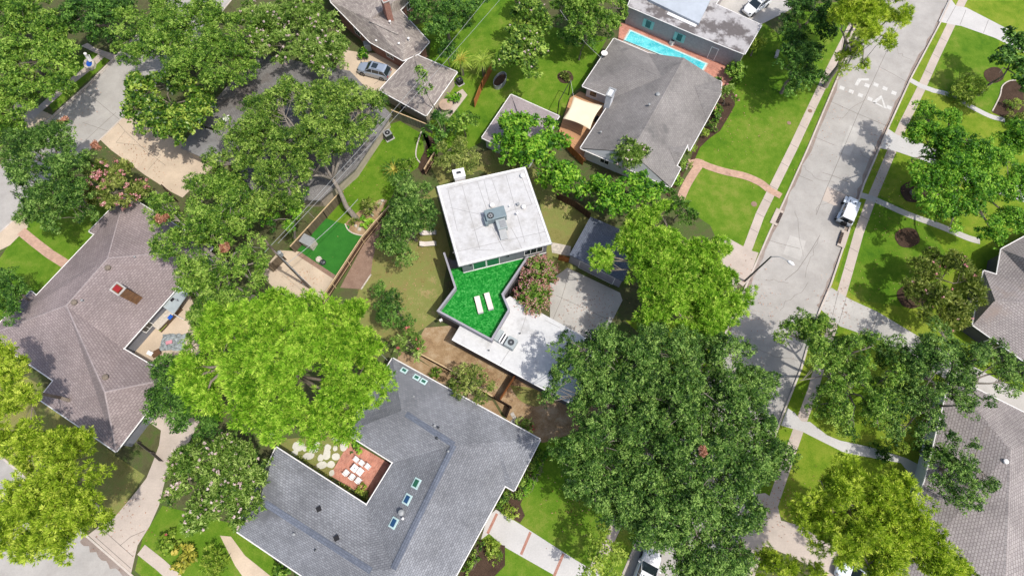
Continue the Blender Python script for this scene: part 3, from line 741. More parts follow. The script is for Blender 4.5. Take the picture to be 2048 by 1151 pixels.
# lawns
sheet('lawn', [(1495, 20), (1560, 70), (1600, 10), (1735, 0), (1612, 298), (1493, 563), (1470, 560), (1420, 450), (1360, 410), (1385, 350), (1390, 300), (1425, 230), (1455, 180), (1470, 100)], 'lawn', z1)
sheet('lawn', [(900, -60), (1000, -50), (1050, 40), (1130, 60), (1215, 75), (1165, 172), (1140, 190), (1125, 232), (1020, 192), (960, 285), (900, 320), (850, 270), (860, 90)], 'lawn', z1)
sheet('lawn', [(800, 242), (845, 268), (848, 300), (842, 330), (800, 360), (770, 420), (705, 455), (640, 470), (640, 430), (720, 320), (775, 250)], 'lawn', z1)
sheet('lawn', [(800, 60), (930, 20), (1000, 40), (960, 120), (900, 90)], 'lawn', z2)
sheet('lawn', [(735, 520), (760, 470), (870, 375), (900, 500), (888, 560), (880, 630), (850, 655), (790, 690), (700, 640)], 'lawn_dry', z1)
sheet('lawn', [(1060, 330), (1120, 385), (1200, 430), (1140, 500), (1150, 560), (1100, 560), (1080, 400), (960, 340), (880, 370), (860, 330), (980, 300)], 'lawn_dry', z1)
sheet('lawn', [(1080, 790), (1100, 780), (1200, 700), (1400, 640), (1440, 690), (1395, 790), (1330, 945), (1266, 1100), (1235, 1170), (1060, 1300), (880, 1240), (925, 1140), (1020, 985), (1060, 885), (1080, 850)], 'lawn', z1)
sheet('lawn', [(1400, 640), (1440, 560), (1475, 600), (1445, 680), (1400, 780), (1250, 640)], 'lawn_yellow', z2)
sheet('dirt_yard', [(850, 655), (905, 650), (1100, 775), (1170, 800), (1230, 770), (1200, 850), (1085, 885), (1020, 850), (985, 790), (893, 755), (840, 718), (830, 690)], 'dirt', z2)
sheet('lawn', [(1020, 770), (1060, 775), (1090, 790), (1075, 812), (1040, 800)], 'lawn_dry', z3, curve=True)
# right of the street
sheet('lawn', MRk[2:16]+[(1600, 1060), (2300, 1500), (3000, 700), (3000, -200), (1990, -150)], 'lawn_yellow', z1)
sheet('lawn', [(1888, 80), (1892, 50), (1905, 43), (2000, 80), (1990, 120), (2010, 165), (2000, 215), (1975, 232), (1840, 165)], 'lawn', z2)
sheet('lawn', [(1700, 470), (1760, 390), (1850, 440), (1900, 520), (1850, 620), (1720, 600), (1672, 560)], 'lawn', z2)
# left
sheet('lawn', [(0, 515), (45, 450), (120, 385), (260, 420), (70, 640), (-60, 700), (-80, 560)], 'lawn', z1)
sheet('lawn', [(106, 225), (222, 118), (210, 100), (160, 110), (90, 190)], 'lawn', z1)
sheet('lawn', [(270, 1140), (285, 1075), (325, 1010), (480, 1050), (560, 1130), (640, 1260), (420, 1270)], 'lawn', z1)
sheet('lawn', [(-60, 690), (100, 780), (230, 910), (290, 950), (235, 1030), (120, 1010), (-100, 830)], 'lawn_dry', z1)

# ---------------------------------------------------------------- pavements, drives and paths
WL = [(1790, -130), (1727, 8), (1693, 75), (1660, 140), (1624, 215), (1588, 292), (1547, 375), (1520, 430), (1497, 492), (1457, 588), (1408, 685), (1350, 805), (1290, 930), (1215, 1085), (1150, 1220)]
strip('sidewalk', WL, 1.12, 'walk', z3)
joints('sidewalk_joint', [[(x-8, y-5), (x+8, y+4)] for x, y in ((1676, 108), (1660, 140), (1642, 178), (1624, 215), (1606, 254), (1588, 292), (1570, 330), (1547, 375), (1534, 402), (1520, 430), (1508, 461))], z4, .05)
WR = [(1990, -130), (1925, 2), (1902, 50), (1872, 112), (1842, 178), (1806, 250), (1778, 315), (1740, 405), (1718, 465), (1697, 540), (1682, 592), (1664, 655), (1643, 720), (1624, 785), (1600, 850), (1572, 930), (1548, 1000), (1520, 1085), (1497, 1151), (1450, 1290)]
strip('sidewalk', WR, 1.12, 'walk', z3)
joints('sidewalk_joint', [[(x-8, y-5), (x+8, y+4)] for x, y in ((1887, 80), (1872, 112), (1857, 145), (1824, 214), (1806, 250), (1790, 285), (1728, 435), (1708, 500), (1697, 540), (1587, 890), (1574, 925))], z4, .05)
sheet('driveway', [(1877, 43), (1900, -5), (1912, 12), (1932, 15), (2048, 75), (2300, 200), (2280, 240), (2045, 103), (1990, 76), (1922, 52), (1908, 50)], 'drive_white', z4)
joints('drive_joint', [[(1893, 45), (1911, 13)], [(1920, 50), (1932, 20)], [(1967, 66), (1977, 40)]], z4+.004)
strip('path', [(1819, 159), (1842, 172), (1870, 182)], .8, 'drive_white', z4)
strip('path', [(1862, 180), (1900, 190), (1940, 212), (1980, 232), (2010, 240)], .75, 'drive_white', z4, True)
sheet('driveway', [(1776, 257), (1795, 270), (1830, 280), (1862, 295), (1960, 345), (2060, 375), (2200, 440), (2190, 480), (2040, 400), (1940, 372), (1850, 322), (1790, 302), (1758, 296)], 'drive_white', z4)
strip('path', [(1722, 390), (1745, 397), (1770, 408), (1815, 428), (1880, 452), (1935, 475), (1960, 482)], .85, 'drive', z4, True)
sheet('driveway', [(1655, 583), (1663, 575), (1700, 598), (1755, 623), (1800, 650), (1850, 680), (1990, 755), (2200, 860), (2160, 890), (1980, 810), (1870, 745), (1760, 680), (1680, 652), (1641, 618)], 'drive', z4)
joints('drive_joint', [[(1677, 581), (1665, 630)], [(1692, 597), (1678, 645)], [(1756, 625), (1742, 664)]], z4+.004)
sheet('driveway', [(1603, 842), (1620, 843), (1655, 870), (1680, 880), (1740, 893), (1812, 915), (1850, 935), (1830, 960), (1802, 925), (1690, 905), (1640, 880), (1604, 862), (1562, 850), (1575, 815), (1590, 825)], 'drive_white', z4, curve=False)
sheet('driveway', [(1508, 988), (1530, 985), (1553, 1000), (1562, 1040), (1600, 1050), (1640, 1075), (1700, 1110), (1760, 1151), (1900, 1250), (1840, 1290), (1690, 1170), (1590, 1115), (1530, 1090), (1490, 1100), (1480, 1065)], 'walk', z4)
# left street side
sheet('driveway', [(262, 219), (200, 279), (222, 300), (250, 320), (290, 350), (345, 385), (365, 395), (430, 330), (380, 290), (330, 270)], 'drive_tan', z3)
joints('drive_joint', [[(236, 246), (250, 262), (232, 285)], [(232, 285), (275, 290), (322, 310)], [(322, 310), (296, 340)], [(250, 262), (290, 300), (330, 330)]], z3+.004, .04)
sheet('driveway', [(106, 231), (60, 210), (30, 200), (20, 250), (60, 272)], 'drive_tan', z3)
sheet('driveway', [(222, 122), (216, 118), (162, 92), (175, 86), (190, 96), (233, 110)], 'walk', z3)
strip('sidewalk', [(202, 112), (172, 140), (140, 165), (100, 200), (60, 235)], 1.1, 'walk', z4)
sheet('driveway', [(24, 443), (0, 464), (-30, 492), (-20, 510), (20, 490), (55, 455), (60, 430)], 'drive_tan', z3)
strip('path', [(42, 462), (70, 485), (100, 508), (140, 533), (160, 548)], 1.15, 'pink_walk', z4, uv=0)
sheet('driveway', [(176, 1069), (198, 1052), (232, 1030), (270, 985), (293, 955), (305, 925), (318, 890), (322, 860), (300, 845), (330, 815), (400, 840), (380, 880), (345, 930), (330, 960), (318, 1010), (300, 1050), (275, 1090), (268, 1120), (262, 1146)], 'walk', z3)
joints('drive_joint', [[(205, 1058), (266, 1112)], [(240, 1090), (262, 1072), (290, 1060)], [(190, 1072), (262, 1136)]], z3+.004, .05)
strip('sidewalk', [(282, 1098), (320, 1128), (360, 1165), (430, 1230)], 1.1, 'walk', z3)
strip('sidewalk', [(60, 905), (110, 950), (150, 985), (200, 1030)], 1.2, 'walk', z3)
sheet('driveway', [(440, 1070), (462, 1072), (490, 1110), (540, 1150), (600, 1200), (540, 1230), (470, 1130)], 'drive_tan', z3)
# drive behind the tan houses
sheet('driveway', [(690, 100), (720, 105), (830, 110), (790, 200), (700, 230), (650, 170)], 'drive_tan', z2)
joints('drive_joint', [[(776, 150), (748, 168)], [(730, 120), (712, 150)]], z2+.004, .06)
# top centre: parking court
sheet('driveway', [(1429, -20), (1445, 30), (1500, 60), (1580, 20), (1640, -60), (1560, -160)], 'drive', z3)
# centre driveway between the white roof, garage and pine
sheet('driveway', [(1135, 535), (1240, 585), (1245, 600), (1215, 660), (1200, 720), (1100, 660), (1100, 560)], 'drive', z3)
joints('drive_joint', [[(1112, 590), (1230, 645)], [(1140, 540), (1122, 600), (1105, 640)]], z3+.004, .04)
sheet('driveway', [(1440, 478), (1455, 475), (1500, 500), (1517, 505), (1497, 560), (1486, 572), (1458, 552), (1420, 500)], 'walk', z4)
sheet('paver_path', [(1102, 484), (1142, 492), (1140, 512), (1104, 505)], 'stone', z3)
# brick-coloured path to the hip-roofed house
strip('path', [(1378, 325), (1396, 324), (1418, 333), (1450, 343), (1490, 352), (1520, 365), (1537, 378)], 1.05, 'pink_walk', z4, True, 0)
strip('path', [(1400, 328), (1388, 345), (1372, 372), (1360, 400)], 1.1, 'pink_walk', z4+.004, True, 0)
strip('path', [(1537, 378), (1562, 392)], .9, 'pink_walk', z4+.006, uv=0)
# white front walk with brick bands, bottom
Wk = [(975, 1032), (992, 1018), (1040, 1047), (1150, 1118), (1230, 1165), (1210, 1195), (1110, 1150), (1008, 1092), (978, 1066), (962, 1078)]
sheet('front_walk', Wk, 'drive_white', z3)
for a, b_ in (((994, 1026), (975, 1066)), ((1061, 1063), (1042, 1108)), ((1127, 1106), (1108, 1151))): strip('brick_band', [a, b_], .28, 'brick_walk', z3+.006, uv=0)
# flagstone court
sheet('flagstone_bed', [(540, 880), (700, 865), (715, 880), (672, 925), (662, 960), (600, 940), (545, 905)], 'lawn_dry', z2)
for (x, y, a, b_) in ((597, 892, 17, 12), (627, 898, 13, 9), (618, 911, 15, 9), (610, 897, 5, 7), (642, 915, 8, 9), (654, 907, 10, 15), (672, 912, 11, 9), (656, 894, 9, 8), (671, 896, 6, 7), (688, 891, 11, 13), (644, 929, 13, 9), (662, 928, 10, 9), (664, 945, 7, 8), (634, 888, 9, 6), (672, 878, 10, 5), (590, 905, 9, 7), (545, 870, 9, 6)):
    rs = random.Random(int(x*7+y)); k = 11; s = SC(x, y); c = G(x, y)
    ring = [(c[0]+a*.8*s*math.cos(q*6.2832/k)*rs.uniform(.85, 1.1), c[1]+b_*.8*s*math.sin(q*6.2832/k)*rs.uniform(.85, 1.1)) for q in range(k)]
    tag(B().prism(ring, YL-.03, YL+.06+.0013*(x % 17)).build('flagstone', M['flag'], loc=(c[0], c[1], z2)), 'pale rounded flagstone set in the grass between the bright pine and the brick dining patio', 'flagstone', 'flagstones of the courtyard path')
sheet('brick_patio', [(700, 880), (786, 924+6), (742, 998), (660, 950)], 'brick_patio', z3, uv=hd(733, 1010, 786, 924))
# tan patio by the turf and patio behind the brown house
sheet('patio', [(600, 503), (680, 556), (655, 600), (560, 590), (520, 545), (560, 500)], 'drive_tan', z3)
strip('patio_border', [(598, 504), (678, 556)], .9, 'leaf_litter', z3+.006)
sheet('patio', [(248, 690), (322, 612), (372, 570), (400, 640), (400, 730), (330, 760)], 'drive_tan', z3)
# beds
sheet('planting_bed', [(690, 447), (697, 460), (712, 468), (735, 472), (752, 440), (775, 400), (762, 398), (730, 412), (708, 430)], 'dirt', z3, curve=False)
sheet('planting_bed', [(735, 474), (765, 440), (745, 520), (742, 548), (722, 578), (680, 575)], 'leaf_litter', z3)
sheet('planting_bed', [(843, 262), (855, 268), (850, 300), (842, 315), (836, 335), (845, 350), (870, 330), (880, 285)], 'mulch', z3)
sheet('planting_bed', [(1468, 185), (1452, 165), (1420, 235), (1395, 285), (1380, 320), (1390, 318), (1400, 295), (1418, 277), (1440, 262), (1458, 232), (1470, 210)], 'mulch', z3)
sheet('planting_bed', [(1355, 328), (1374, 336), (1360, 362), (1340, 395), (1330, 388)], 'mulch', z3)
sheet('planting_bed', [(1030, 982), (1012, 975), (992, 1017), (1040, 1045), (1050, 1030)], 'mulch', z3, curve=False)
sheet('planting_bed', [(1080, 900), (1060, 886), (1028, 985), (1040, 1010), (1060, 960)], 'mulch', z3)
sheet('planting_bed', [(918, 1150), (960, 1080), (1010, 1090), (1010, 1130), (960, 1180)], 'mulch', z3)
sheet('planting_bed', [(842, 722), (893, 752), (960, 800), (985, 800), (1010, 842), (1000, 850), (900, 790), (790, 735), (800, 700)], 'dirt', z3)
for x, y, r_ in ((1815, 475, 25), (1824, 592, 30), (1828, 383, 27), (1131, 154, 16), (1988, 150, 20)):
    sheet('mulch_ring', [(x+r_*math.cos(a*.5236)*(1+.08*math.sin(a*2.1)), y+r_*.8*math.sin(a*.5236)) for a in range(12)], 'mulch', z3, curve=True)
sheet('planting_bed', [(1985, 225), (2000, 190), (2010, 165), (2030, 160), (2048, 175), (2048, 240), (2020, 240)], 'mulch', z3)
strip('bed_edging', [(1985, 222), (2000, 192), (2005, 172), (2018, 162), (2032, 160)], .16, 'stone', z4+.05, True)
strip('bed_edging', [(690, 447), (697, 460), (712, 468), (735, 472)], .15, 'stone', z4+.05, True)
strip('bed_edging', [(843, 262), (834, 290), (832, 312), (840, 325)], .15, 'stone', z4+.04, True)
strip('bed_edging', [(742, 548), (722, 578)], .15, 'stone', z4+.04)
# artificial turf behind the tan fence
sheet('turf', [(640, 432), (700, 452), (697, 460), (712, 468), (738, 473), (680, 556), (600, 503), (590, 498)], 'turf', z4)
# manholes
for x, y, r_ in ((1508, 408, .38), (1578, 246, .28), (1620, 222, .3)):
    X, Y = G(x, y); o = B().lathe((X, Y, YL-.02), [(r_, 0), (r_, .05), (r_*.7, .055)], 20).build('manhole_cover', M['leaf_litter'], loc=(X, Y, YL)); tag(o, {1508: 'round brown access cover set in the lawn near the storm drain', 1578: 'small grey round cover in the long lawn', 1620: 'round plate set in the sidewalk beside the long lawn'}[x], 'manhole cover')

# ================================================================== HOUSES
# brown L-shaped house, left
V = [(250, 388, 2.8), (425, 495, 2.8), (246, 697, 2.8), (345, 755, 2.8), (232, 902, 2.8), (78, 797, 2.8), (107, 760, 2.8), (-25, 670, 2.8), (61, 582, 2.7), (72, 591, 2.8), (189, 468, 2.8), (178, 462, 2.7),
     (215, 516, 5.0), (132, 610, 5.0), (209, 783, 5.0)]
F = [[7, 8, 9, 10, 11, 0, 12, 13], [0, 1, 12], [1, 2, 13, 12], [2, 3, 14, 13], [3, 4, 14], [4, 5, 6, 7, 13, 14]]
tA, r, W, I = house('brown_house', 'L-shaped house with brown-pink shingle roof and a brick chimney, at the left edge', V, F, [0, 1, 2, 3, 4, 5, 6, 7, 8, 9, 10, 11], 'shingle_brown', 'grey_wall')
W2 = [W[k] for k in range(len(W))]
ridge_cap(tA, [W[0], W[12], W[13], W[7]], 'shingle_pale', .2); ridge_cap(tA, [W[13], W[14], W[4]], 'shingle_pale', .2); ridge_cap(tA, [W[1], W[12]], 'shingle_pale', .2); ridge_cap(tA, [W[14], W[3]], 'shingle_pale', .2)
for x, y, k, s in ((217, 536, 'dome', 1), (150, 605, 'dome', 1), (168, 602, 'pipe', 1.2), (212, 754, 'dome', 1), (272, 515, 'pipe', 1), (355, 600, 'pipe', 1)):
    p, n = on_roof(W, F, x, y); vent(tA, p, k, 'bark' if k == 'dome' else 'duct', s)
p, n = on_roof(W, F, 272, 597); ang = hd(61, 582, 178, 462); b = B(); b.box((p.x-.15, p.y+.1, p.z+.7), (1.0, 1.25, 4.4), ang)
ch = b.build('chimney', M['brick_dark'], tA, uv=0); c = Vector((p.x-.15, p.y+.1, 0)); q = B().ribbon(rect(c, (1.0, 1.25), ang), .16, p.z+2.9, p.z+3.02, True).build('chimney_cap', M['concrete'], ch)
B().box((c.x, c.y, p.z+3.06), (.62, .8, .1), ang).build('flue_cover', M['red'], ch)

# grey house, bottom centre
V = [(785, 716, 2.8), (1080, 878, 2.8), (1028, 980, 2.8), (1010, 970, 2.8), (850, 1262, 2.8), (770, 1262, 2.8), (474, 1062, 2.8), (552, 894, 2.8), (733, 1010, 2.8), (786, 924, 2.8), (690, 864, 2.8),
     (803, 821, 5.0), (908, 889, 5.2), (786, 1137, 5.2), (742, 1141, 5.1), (520, 996, 5.0), (997, 893, 3.9)]
F = [[0, 1, 16, 12, 11], [0, 11, 10], [10, 11, 12, 9], [9, 12, 13], [9, 13, 8], [8, 13, 14], [8, 14, 15, 7], [7, 15, 6], [6, 15, 14, 13, 5], [5, 13, 4], [12, 16, 3, 4, 13], [1, 2, 16], [16, 2, 3]]
tB, r, W, I = house('grey_house', 'large U-shaped house with slate-grey shingle roof around a brick dining patio', V, F, [0, 1, 2, 3, 4, 5, 6, 7, 8, 9, 10], 'shingle_grey', 'red_wall')
ridge_cap(tB, [W[11]+Vector((.5, -.3, 0)), W[12]], 'shingle_blue', .6); ridge_cap(tB, [W[12], W[13]], 'shingle_blue', .6); ridge_cap(tB, [W[15]+Vector((.5, -.4, 0)), W[14]], 'shingle_blue', .6)
ridge_cap(tB, [W[12], W[16], W[1]], 'shingle_grey', .3); ridge_cap(tB, [W[11], W[10]], 'shingle_grey', .25); ridge_cap(tB, [W[11], W[0]], 'shingle_grey', .25)
ah = hd(786, 1137, 908, 889)
for x, y, g in ((833, 966, 'glass_green'), (815, 998, 'sky_glass'), (788, 1045, 'sky_glass')):
    p, n = on_roof(W, F, x, y); skylight(tB, p, n, ah, .72, .48, 'skylight_frame', g)
for x, y in ((808, 741), (833, 755), (847, 763)):
    p, n = on_roof(W, F, x, y); skylight(tB, p, n, hd(785, 716, 1080, 878), .45, .32, 'skylight_frame', 'glass_green')
for x, y, k, m, s in ((804, 1024, 'turbine', 'duct', 1.1), (807, 1036, 'pipe', 'trim', 1.2), (639, 1017, 'box', 'black', .9), (674, 1075, 'box', 'black', .9), (590, 1067, 'pipe', 'duct', 1.2), (632, 1099, 'pipe', 'dark_metal', 1), (870, 851, 'pipe', 'duct', 1.2), (878, 855, 'pipe', 'dark_metal', 1.2), (874, 875, 'dome', 'dark_metal', .55), (828, 793, 'pipe', 'duct', 1), (897, 902, 'pipe', 'duct', 1)):
    p, n = on_roof(W, F, x, y); vent(tB, p, k, m, s)

# hip-roofed house with the chimney, upper centre-right
V = [(1228, 77, 2.8), (1165, 172, 2.8), (1226, 196, 2.8), (1161, 296, 2.8), (1341, 374, 2.8), (1361, 336, 2.8), (1353, 331, 2.8), (1375, 289, 2.8), (1379, 301, 2.8), (1413, 240, 2.8), (1441, 188, 2.8), (1443, 164, 2.8),
     (1323, 112, 2.8), (1296, 106, 2.8), (1265.5, 130, 4.4), (1324, 154, 4.9), (1368, 116, 5.3), (1262, 304, 5.3)]
pa, pb_, pc_ = P(*V[17]), P(*V[16]), P(*V[11]); pn = (pb_-pa).cross(pc_-pa)
for k in (4, 5, 6, 7, 8, 9, 10):          # bring the street-side eave points onto one slope
    o_ = Vector((0, 0, CAM_H)); dr = P(V[k][0], V[k][1], 0)-o_; V[k] = (V[k][0], V[k][1], (o_+dr*((pa-o_).dot(pn)/dr.dot(pn))).z)
F = [[3, 2, 15, 13, 12, 16, 17], [0, 1, 14], [1, 2, 15, 14], [0, 14, 15, 13], [17, 16, 11, 10, 9, 8, 7, 6, 5, 4]]
tF, r, W, I = house('hip_roof_house', 'house with dark warm-grey hipped roof and a tall white chimney beside the sail-shaded deck', V, F, [0, 1, 2, 3, 4, 5, 6, 7, 8, 9, 10, 11, 12, 13], 'shingle_warm', 'white_wall')
g = B(); g.face([W[3]+Vector((0, 0, -.2)), W[4]+Vector((0, 0, -.2)), W[17]+Vector((0, 0, -.06))]); g.face([W[12]+Vector((0, 0, -.2)), W[16]+Vector((0, 0, -.06)), W[11]+Vector((0, 0, -.2))]); g.build('gable', M['white_wall'], tF, uv=0)
ridge_cap(tF, [W[16], W[17]], 'shingle_warm', .35); ridge_cap(tF, [W[14], W[15]], 'shingle_warm', .25)
g = B()
for a, m_, e1, e2 in (((1389, 172), (1443, 186, 3.75), (1412, 238), (1438, 160)), ((1337, 296), (1366, 308, 3.6), (1352, 329), (1374, 290))):
    a = on_roof(W, F, *a)[0]; e1 = on_roof(W, F, *e1)[0]; e2 = on_roof(W, F, *e2)[0]; m_ = P(*m_); up = Vector((0, 0, .03))
    for q in ([a+up, e1+up, m_], [a+up, m_, e2+up], [m_, e1+up, e2+up]): g.face(q if (q[1]-q[0]).cross(q[2]-q[0]).z > 0 else q[::-1])
    g.build('gablet', M['shingle_warm'], tF, uv=0); g = B()
for x, y, k, m, s in ((1315, 190, 'dome', 'duct', .9), (1297, 213, 'pipe', 'duct', 1.4), (1201, 267, 'pipe', 'duct', 1.2), (1213, 110, 'pipe', 'dark_metal', .8)):
    p, n = on_roof(W, F, x, y); vent(tF, p, k, m, s)
ac_ = G(1214, 217, 2); b = B().box((ac_[0], ac_[1], 2.6), (.75, 1.25, 5.0), hd(1165, 172, 1226, 196)); ch = b.build('chimney', M['white_wall'], tF)
B().ribbon(rect(ac_, (.8, 1.3), hd(1165, 172, 1226, 196)), .16, 5.1, 5.25, True).build('chimney_cap', M['duct'], ch)
dsh = thing('satellite_dish', 'pale satellite dish on the roof corner by the lawn', 'satellite dish', P(1208, 111, 3))
B().lathe(P(1208, 111, 3.0)+Vector((0, 0, .2)), [(.05, 0), (.3, .08), (.46, .25), (.44, .26), (.28, .12), (.04, .05)], 16).build('dish', M['trim'], dsh, smooth=True)
B().tube([P(1208, 111, 2.9), P(1208, 111, 3.3)], .03, 6).build('mast', M['dark_metal'], dsh)
window_on(tF, I[(1)], I[(2)], 1, 1, 1, 2)

# white flat-roofed house with the pool, top centre
V = [(1256, 12, 3.3), (1300, -30, 3.3), (1440, -60, 3.3), (1429, 5, 3.3), (1523, 50, 3.3), (1490, 104, 3.3), (1466, 104, 3.3), (1388, 68, 3.3)]
V = [(1256, 12, 3.3), (1290, -80, 3.3), (1480, -60, 3.3), (1431, 8, 3.3), (1523, 50, 3.3), (1489, 108, 3.3), (1386, 67, 3.3)]
tG, r, W, I = house('flat_roof_house', 'mauve-walled house with stained white flat roof beside the narrow pool', V, [[0, 1, 2, 3, 4, 5, 6]], [0, 1, 2, 3, 4, 5, 6], 'stained_roof', 'mauve_wall', ins=.12, wins=False)
b = B(); m4 = [P(x, y, h_) for x, y, h_ in ((1270, -40, 3.9), (1440, -40, 4.6), (1398, 47, 3.7), (1300, 0, 3.7))]; b.face(m4[::-1] if (m4[1]-m4[0]).cross(m4[2]-m4[0]).z < 0 else m4)
for k in range(4):
    a_, c_ = m4[k], m4[(k+1) % 4]; b.face([a_, c_, Vector((c_.x, c_.y, 3.28)), Vector((a_.x, a_.y, 3.28))])
b.build('upper_roof', M['metal_roof'], tG)
B().ribbon([G(1335, 26, 3.4), G(1392, 52, 3.4)], .5, 3.3, 3.42).build('roof_strip', M['trim'], tG)
A0, A1 = G(1264, 19, 3.2), G(1489, 108, 3.2)
for s, w_ in ((2.0, .9), (5.9, .9)): pass
SWL = (Vector(I[0]), Vector(I[-1])) if False else None
def near_wall(I, x, y, h_):
    """index of the wall under photo point and distance along it"""
    p = Vector(G(x, y, h_)); best = None; n = len(I)
    for k in range(n):
        a, c_ = Vector(I[k][:2]), Vector(I[(k+1) % n][:2]); d = c_-a; s = max(0, min(1, (p-a).dot(d)/d.length_squared)); q = a+d*s
        if best is None or (q-p).length < best[0]: best = ((q-p).length, a, c_, s*d.length)
    return best[1:]
for x, y in ((1298, 46), (1361, 71)):
    a, c_, s = near_wall(I, x, y, 1.7); window_on(tG, a, c_, s, .85, 1.0, 2.3, 'teal', 'glass', shutters='teal')
a, c_, s = near_wall(I, 1428, 103, 1.2); window_on(tG, a, c_, s, 1.0, .15, 2.3, 'white', 'mauve_wall', 'door')
# pool and its deck
sheet('pool_deck', [(1240, 45), (1262, 50), (1462, 132), (1478, 150), (1440, 175), (1410, 150), (1235, 90)], 'brick_patio', z2, uv=hd(1261, 63, 1412, 129))
pp = [(1261, 62), (1412, 128), (1404, 141), (1249, 82)]
sheet('pool_coping', [(1259, 58), (1417, 127), (1406, 145), (1244, 84)], 'stone', z3)
o = sheet('pool_water', pp, 'water', z4+.01)
b = B().ribbon([G(x, y) for x, y in pp], .16, YL, YL+.06, True); o = b.build('pool_tile', M['pool_tile']); o['kind'] = 'structure'
stp = B()
for k, (x, y) in enumerate(((1270, 76), (1281, 80), (1292, 84))): X, Y = G(x, y); stp.box((X, Y, YL+.035), (.7, .9, .02), .4)
o = stp.build('pool_step', M['pool_tile']); o['kind'] = 'structure'
pr = thing('pool_railing', 'black metal railing between the narrow pool and the hip-roofed house', 'railing', P(1240, 80))
ra = [Vector((*G(1234, 75, 1.1), 0)), Vector((*G(1400, 142, 1.1), 0))]
B().ribbon(ra, .06, 1.05, 1.11).build('top_rail', M['black'], pr); B().ribbon(ra, .04, .25, .29).build('lower_rail', M['black'], pr)
bb = B(); L = (ra[1]-ra[0]).length
for k in range(int(L/.16)): q = ra[0].lerp(ra[1], k*.16/L); bb.box((q.x, q.y, .65), (.03, .03, .85))
bb.build('baluster', M['black'], pr)

# taupe house with brick chimney, top left of centre
V = [(640, -60, 3.4), (662, 4, 4.6), (740, 84, 2.8), (806, 121, 2.8), (838, 107, 2.8), (858, 84, 2.8), (800, 20, 2.8), (900, -80, 2.8), (740, 39, 5.0), (812, 73, 4.4), (700, -40, 5.0)]
F = [[0, 1, 2, 3, 9, 8, 10], [3, 4, 5, 9], [9, 5, 6, 8], [8, 6, 7, 10]]
tI, r, W, I = house('taupe_house', 'house with speckled taupe roof and tall brick chimney, behind the parked silver car', V, F, [0, 1, 2, 3, 4, 5, 6, 7], 'shingle_tan', 'brick')
ridge_cap(tI, [W[8], W[8].lerp(W[9], .8)], 'shingle_tan', .6)
cx, cy = G(778, 34, 4.2); ch = B().box((cx, cy, 4.4), (.8, 1.3, 5.6), .5).build('chimney', M['brick'], tI, uv=0)
B().ribbon(rect((cx, cy), (.8, 1.3), .5), .14, 7.2, 7.3, True).build('chimney_cap', M['concrete'], ch)
for x, y in ((818, 82), (781, 48), (799, 92), (754, 86)): p, n = on_roof(W, F, x, y); vent(tI, p, 'pipe', 'trim', 1.5)
V = [(827, 107, 2.7), (914, 144, 2.7), (852, 231, 2.7), (759, 180, 2.7), (838, 150, 4.0), (842, 168, 4.0)]
F = [[0, 1, 4], [1, 2, 5, 4], [2, 3, 5], [3, 0, 4, 5]]
tJ, r, W, I = house('taupe_garage', 'detached garage with taupe hipped roof behind the silver car', V, F, [0, 1, 2, 3], 'shingle_tan', 'tan_wall', 'garage', ins=.4, wins=False)
a, c_, s = near_wall(I, 805, 215, 1.2); window_on(tJ, a, c_, s, .9, 1.1, 2.0)

# long low grey house under the oaks, left of centre
V = [(391, 246, 2.7), (452, 175, 2.7), (520, 108, 2.7), (700, 142, 2.7), (783, 229, 2.7), (712, 336, 2.7), (640, 400, 2.7), (520, 400, 2.7), (440, 300, 2.7), (427, 256, 2.7), (560, 215, 4.0), (690, 240, 4.0), (600, 330, 4.0)]
F = [[0, 1, 2, 10, 9], [2, 3, 11, 10], [3, 4, 11], [4, 5, 6, 12, 11], [6, 7, 12], [7, 8, 9, 10, 12], [10, 11, 12]]
tK, r, W, I = house('low_grey_house', 'long low house with faded grey roof mostly hidden by the spreading oak', V, F, [0, 1, 2, 3, 4, 5, 6, 7, 8, 9], 'shingle_dark', 'tan_wall', wins=False, white=False)
ridge_cap(tK, [W[10], W[11]], 'seam', .25); ridge_cap(tK, [W[1].lerp(W[2], .5), W[10]], 'seam', .12)
X, Y = G(455, 239, 2.9); bx_ = B().box((X, Y, 2.95), (.9, .6, .5), .6).build('roof_vent', M['trim'], tK)
sheet2 = [(393, 252), (427, 258), (450, 300), (400, 330), (361, 296)]
V = [(393, 251, 2.5), (450, 268, 2.5), (440, 330, 2.5), (361, 296, 2.5)]
tK2, r, W, I = house('carport', 'flat grey carport roof stepping down beside the tan driveway', V, [[0, 1, 2, 3]], [0, 1, 2, 3], 'flat_grey', 'tan_wall', 'carport', ins=.3, wins=False, white=False)

# grey pavilion, small garage, garage with slate roof
V = [(1022, 189, 2.5), (1118, 232, 2.5), (1062, 322, 2.5), (964, 275, 2.5), (1040, 235, 3.6), (1046, 272, 3.6)]
F = [[0, 1, 4], [1, 2, 5, 4], [2, 3, 5], [3, 0, 4, 5]]
tL, r, W, I = house('garden_garage', 'small pale-roofed garage partly under the bright green tree', V, F, [0, 1, 2, 3], 'shingle_pale', 'white_wall', 'garage', ins=.35, wins=False)
V = [(1181, 433, 2.6), (1288, 478, 2.6), (1246, 562, 2.6), (1139, 509, 2.6), (1205, 470, 3.3), (1240, 500, 3.3)]
F = [[0, 1, 5, 4], [1, 2, 5], [2, 3, 4, 5], [3, 0, 4]]
V[4] = (1206, 468, 3.0); V[5] = (1232, 482, 3.0)
tM, r, W, I = house('slate_garage', 'grey garage with blue-slate roof at the end of the shaded concrete drive', V, F, [0, 1, 2, 3], 'shingle_blue', 'parapet', 'garage', ins=.1, wins=False, white=False)
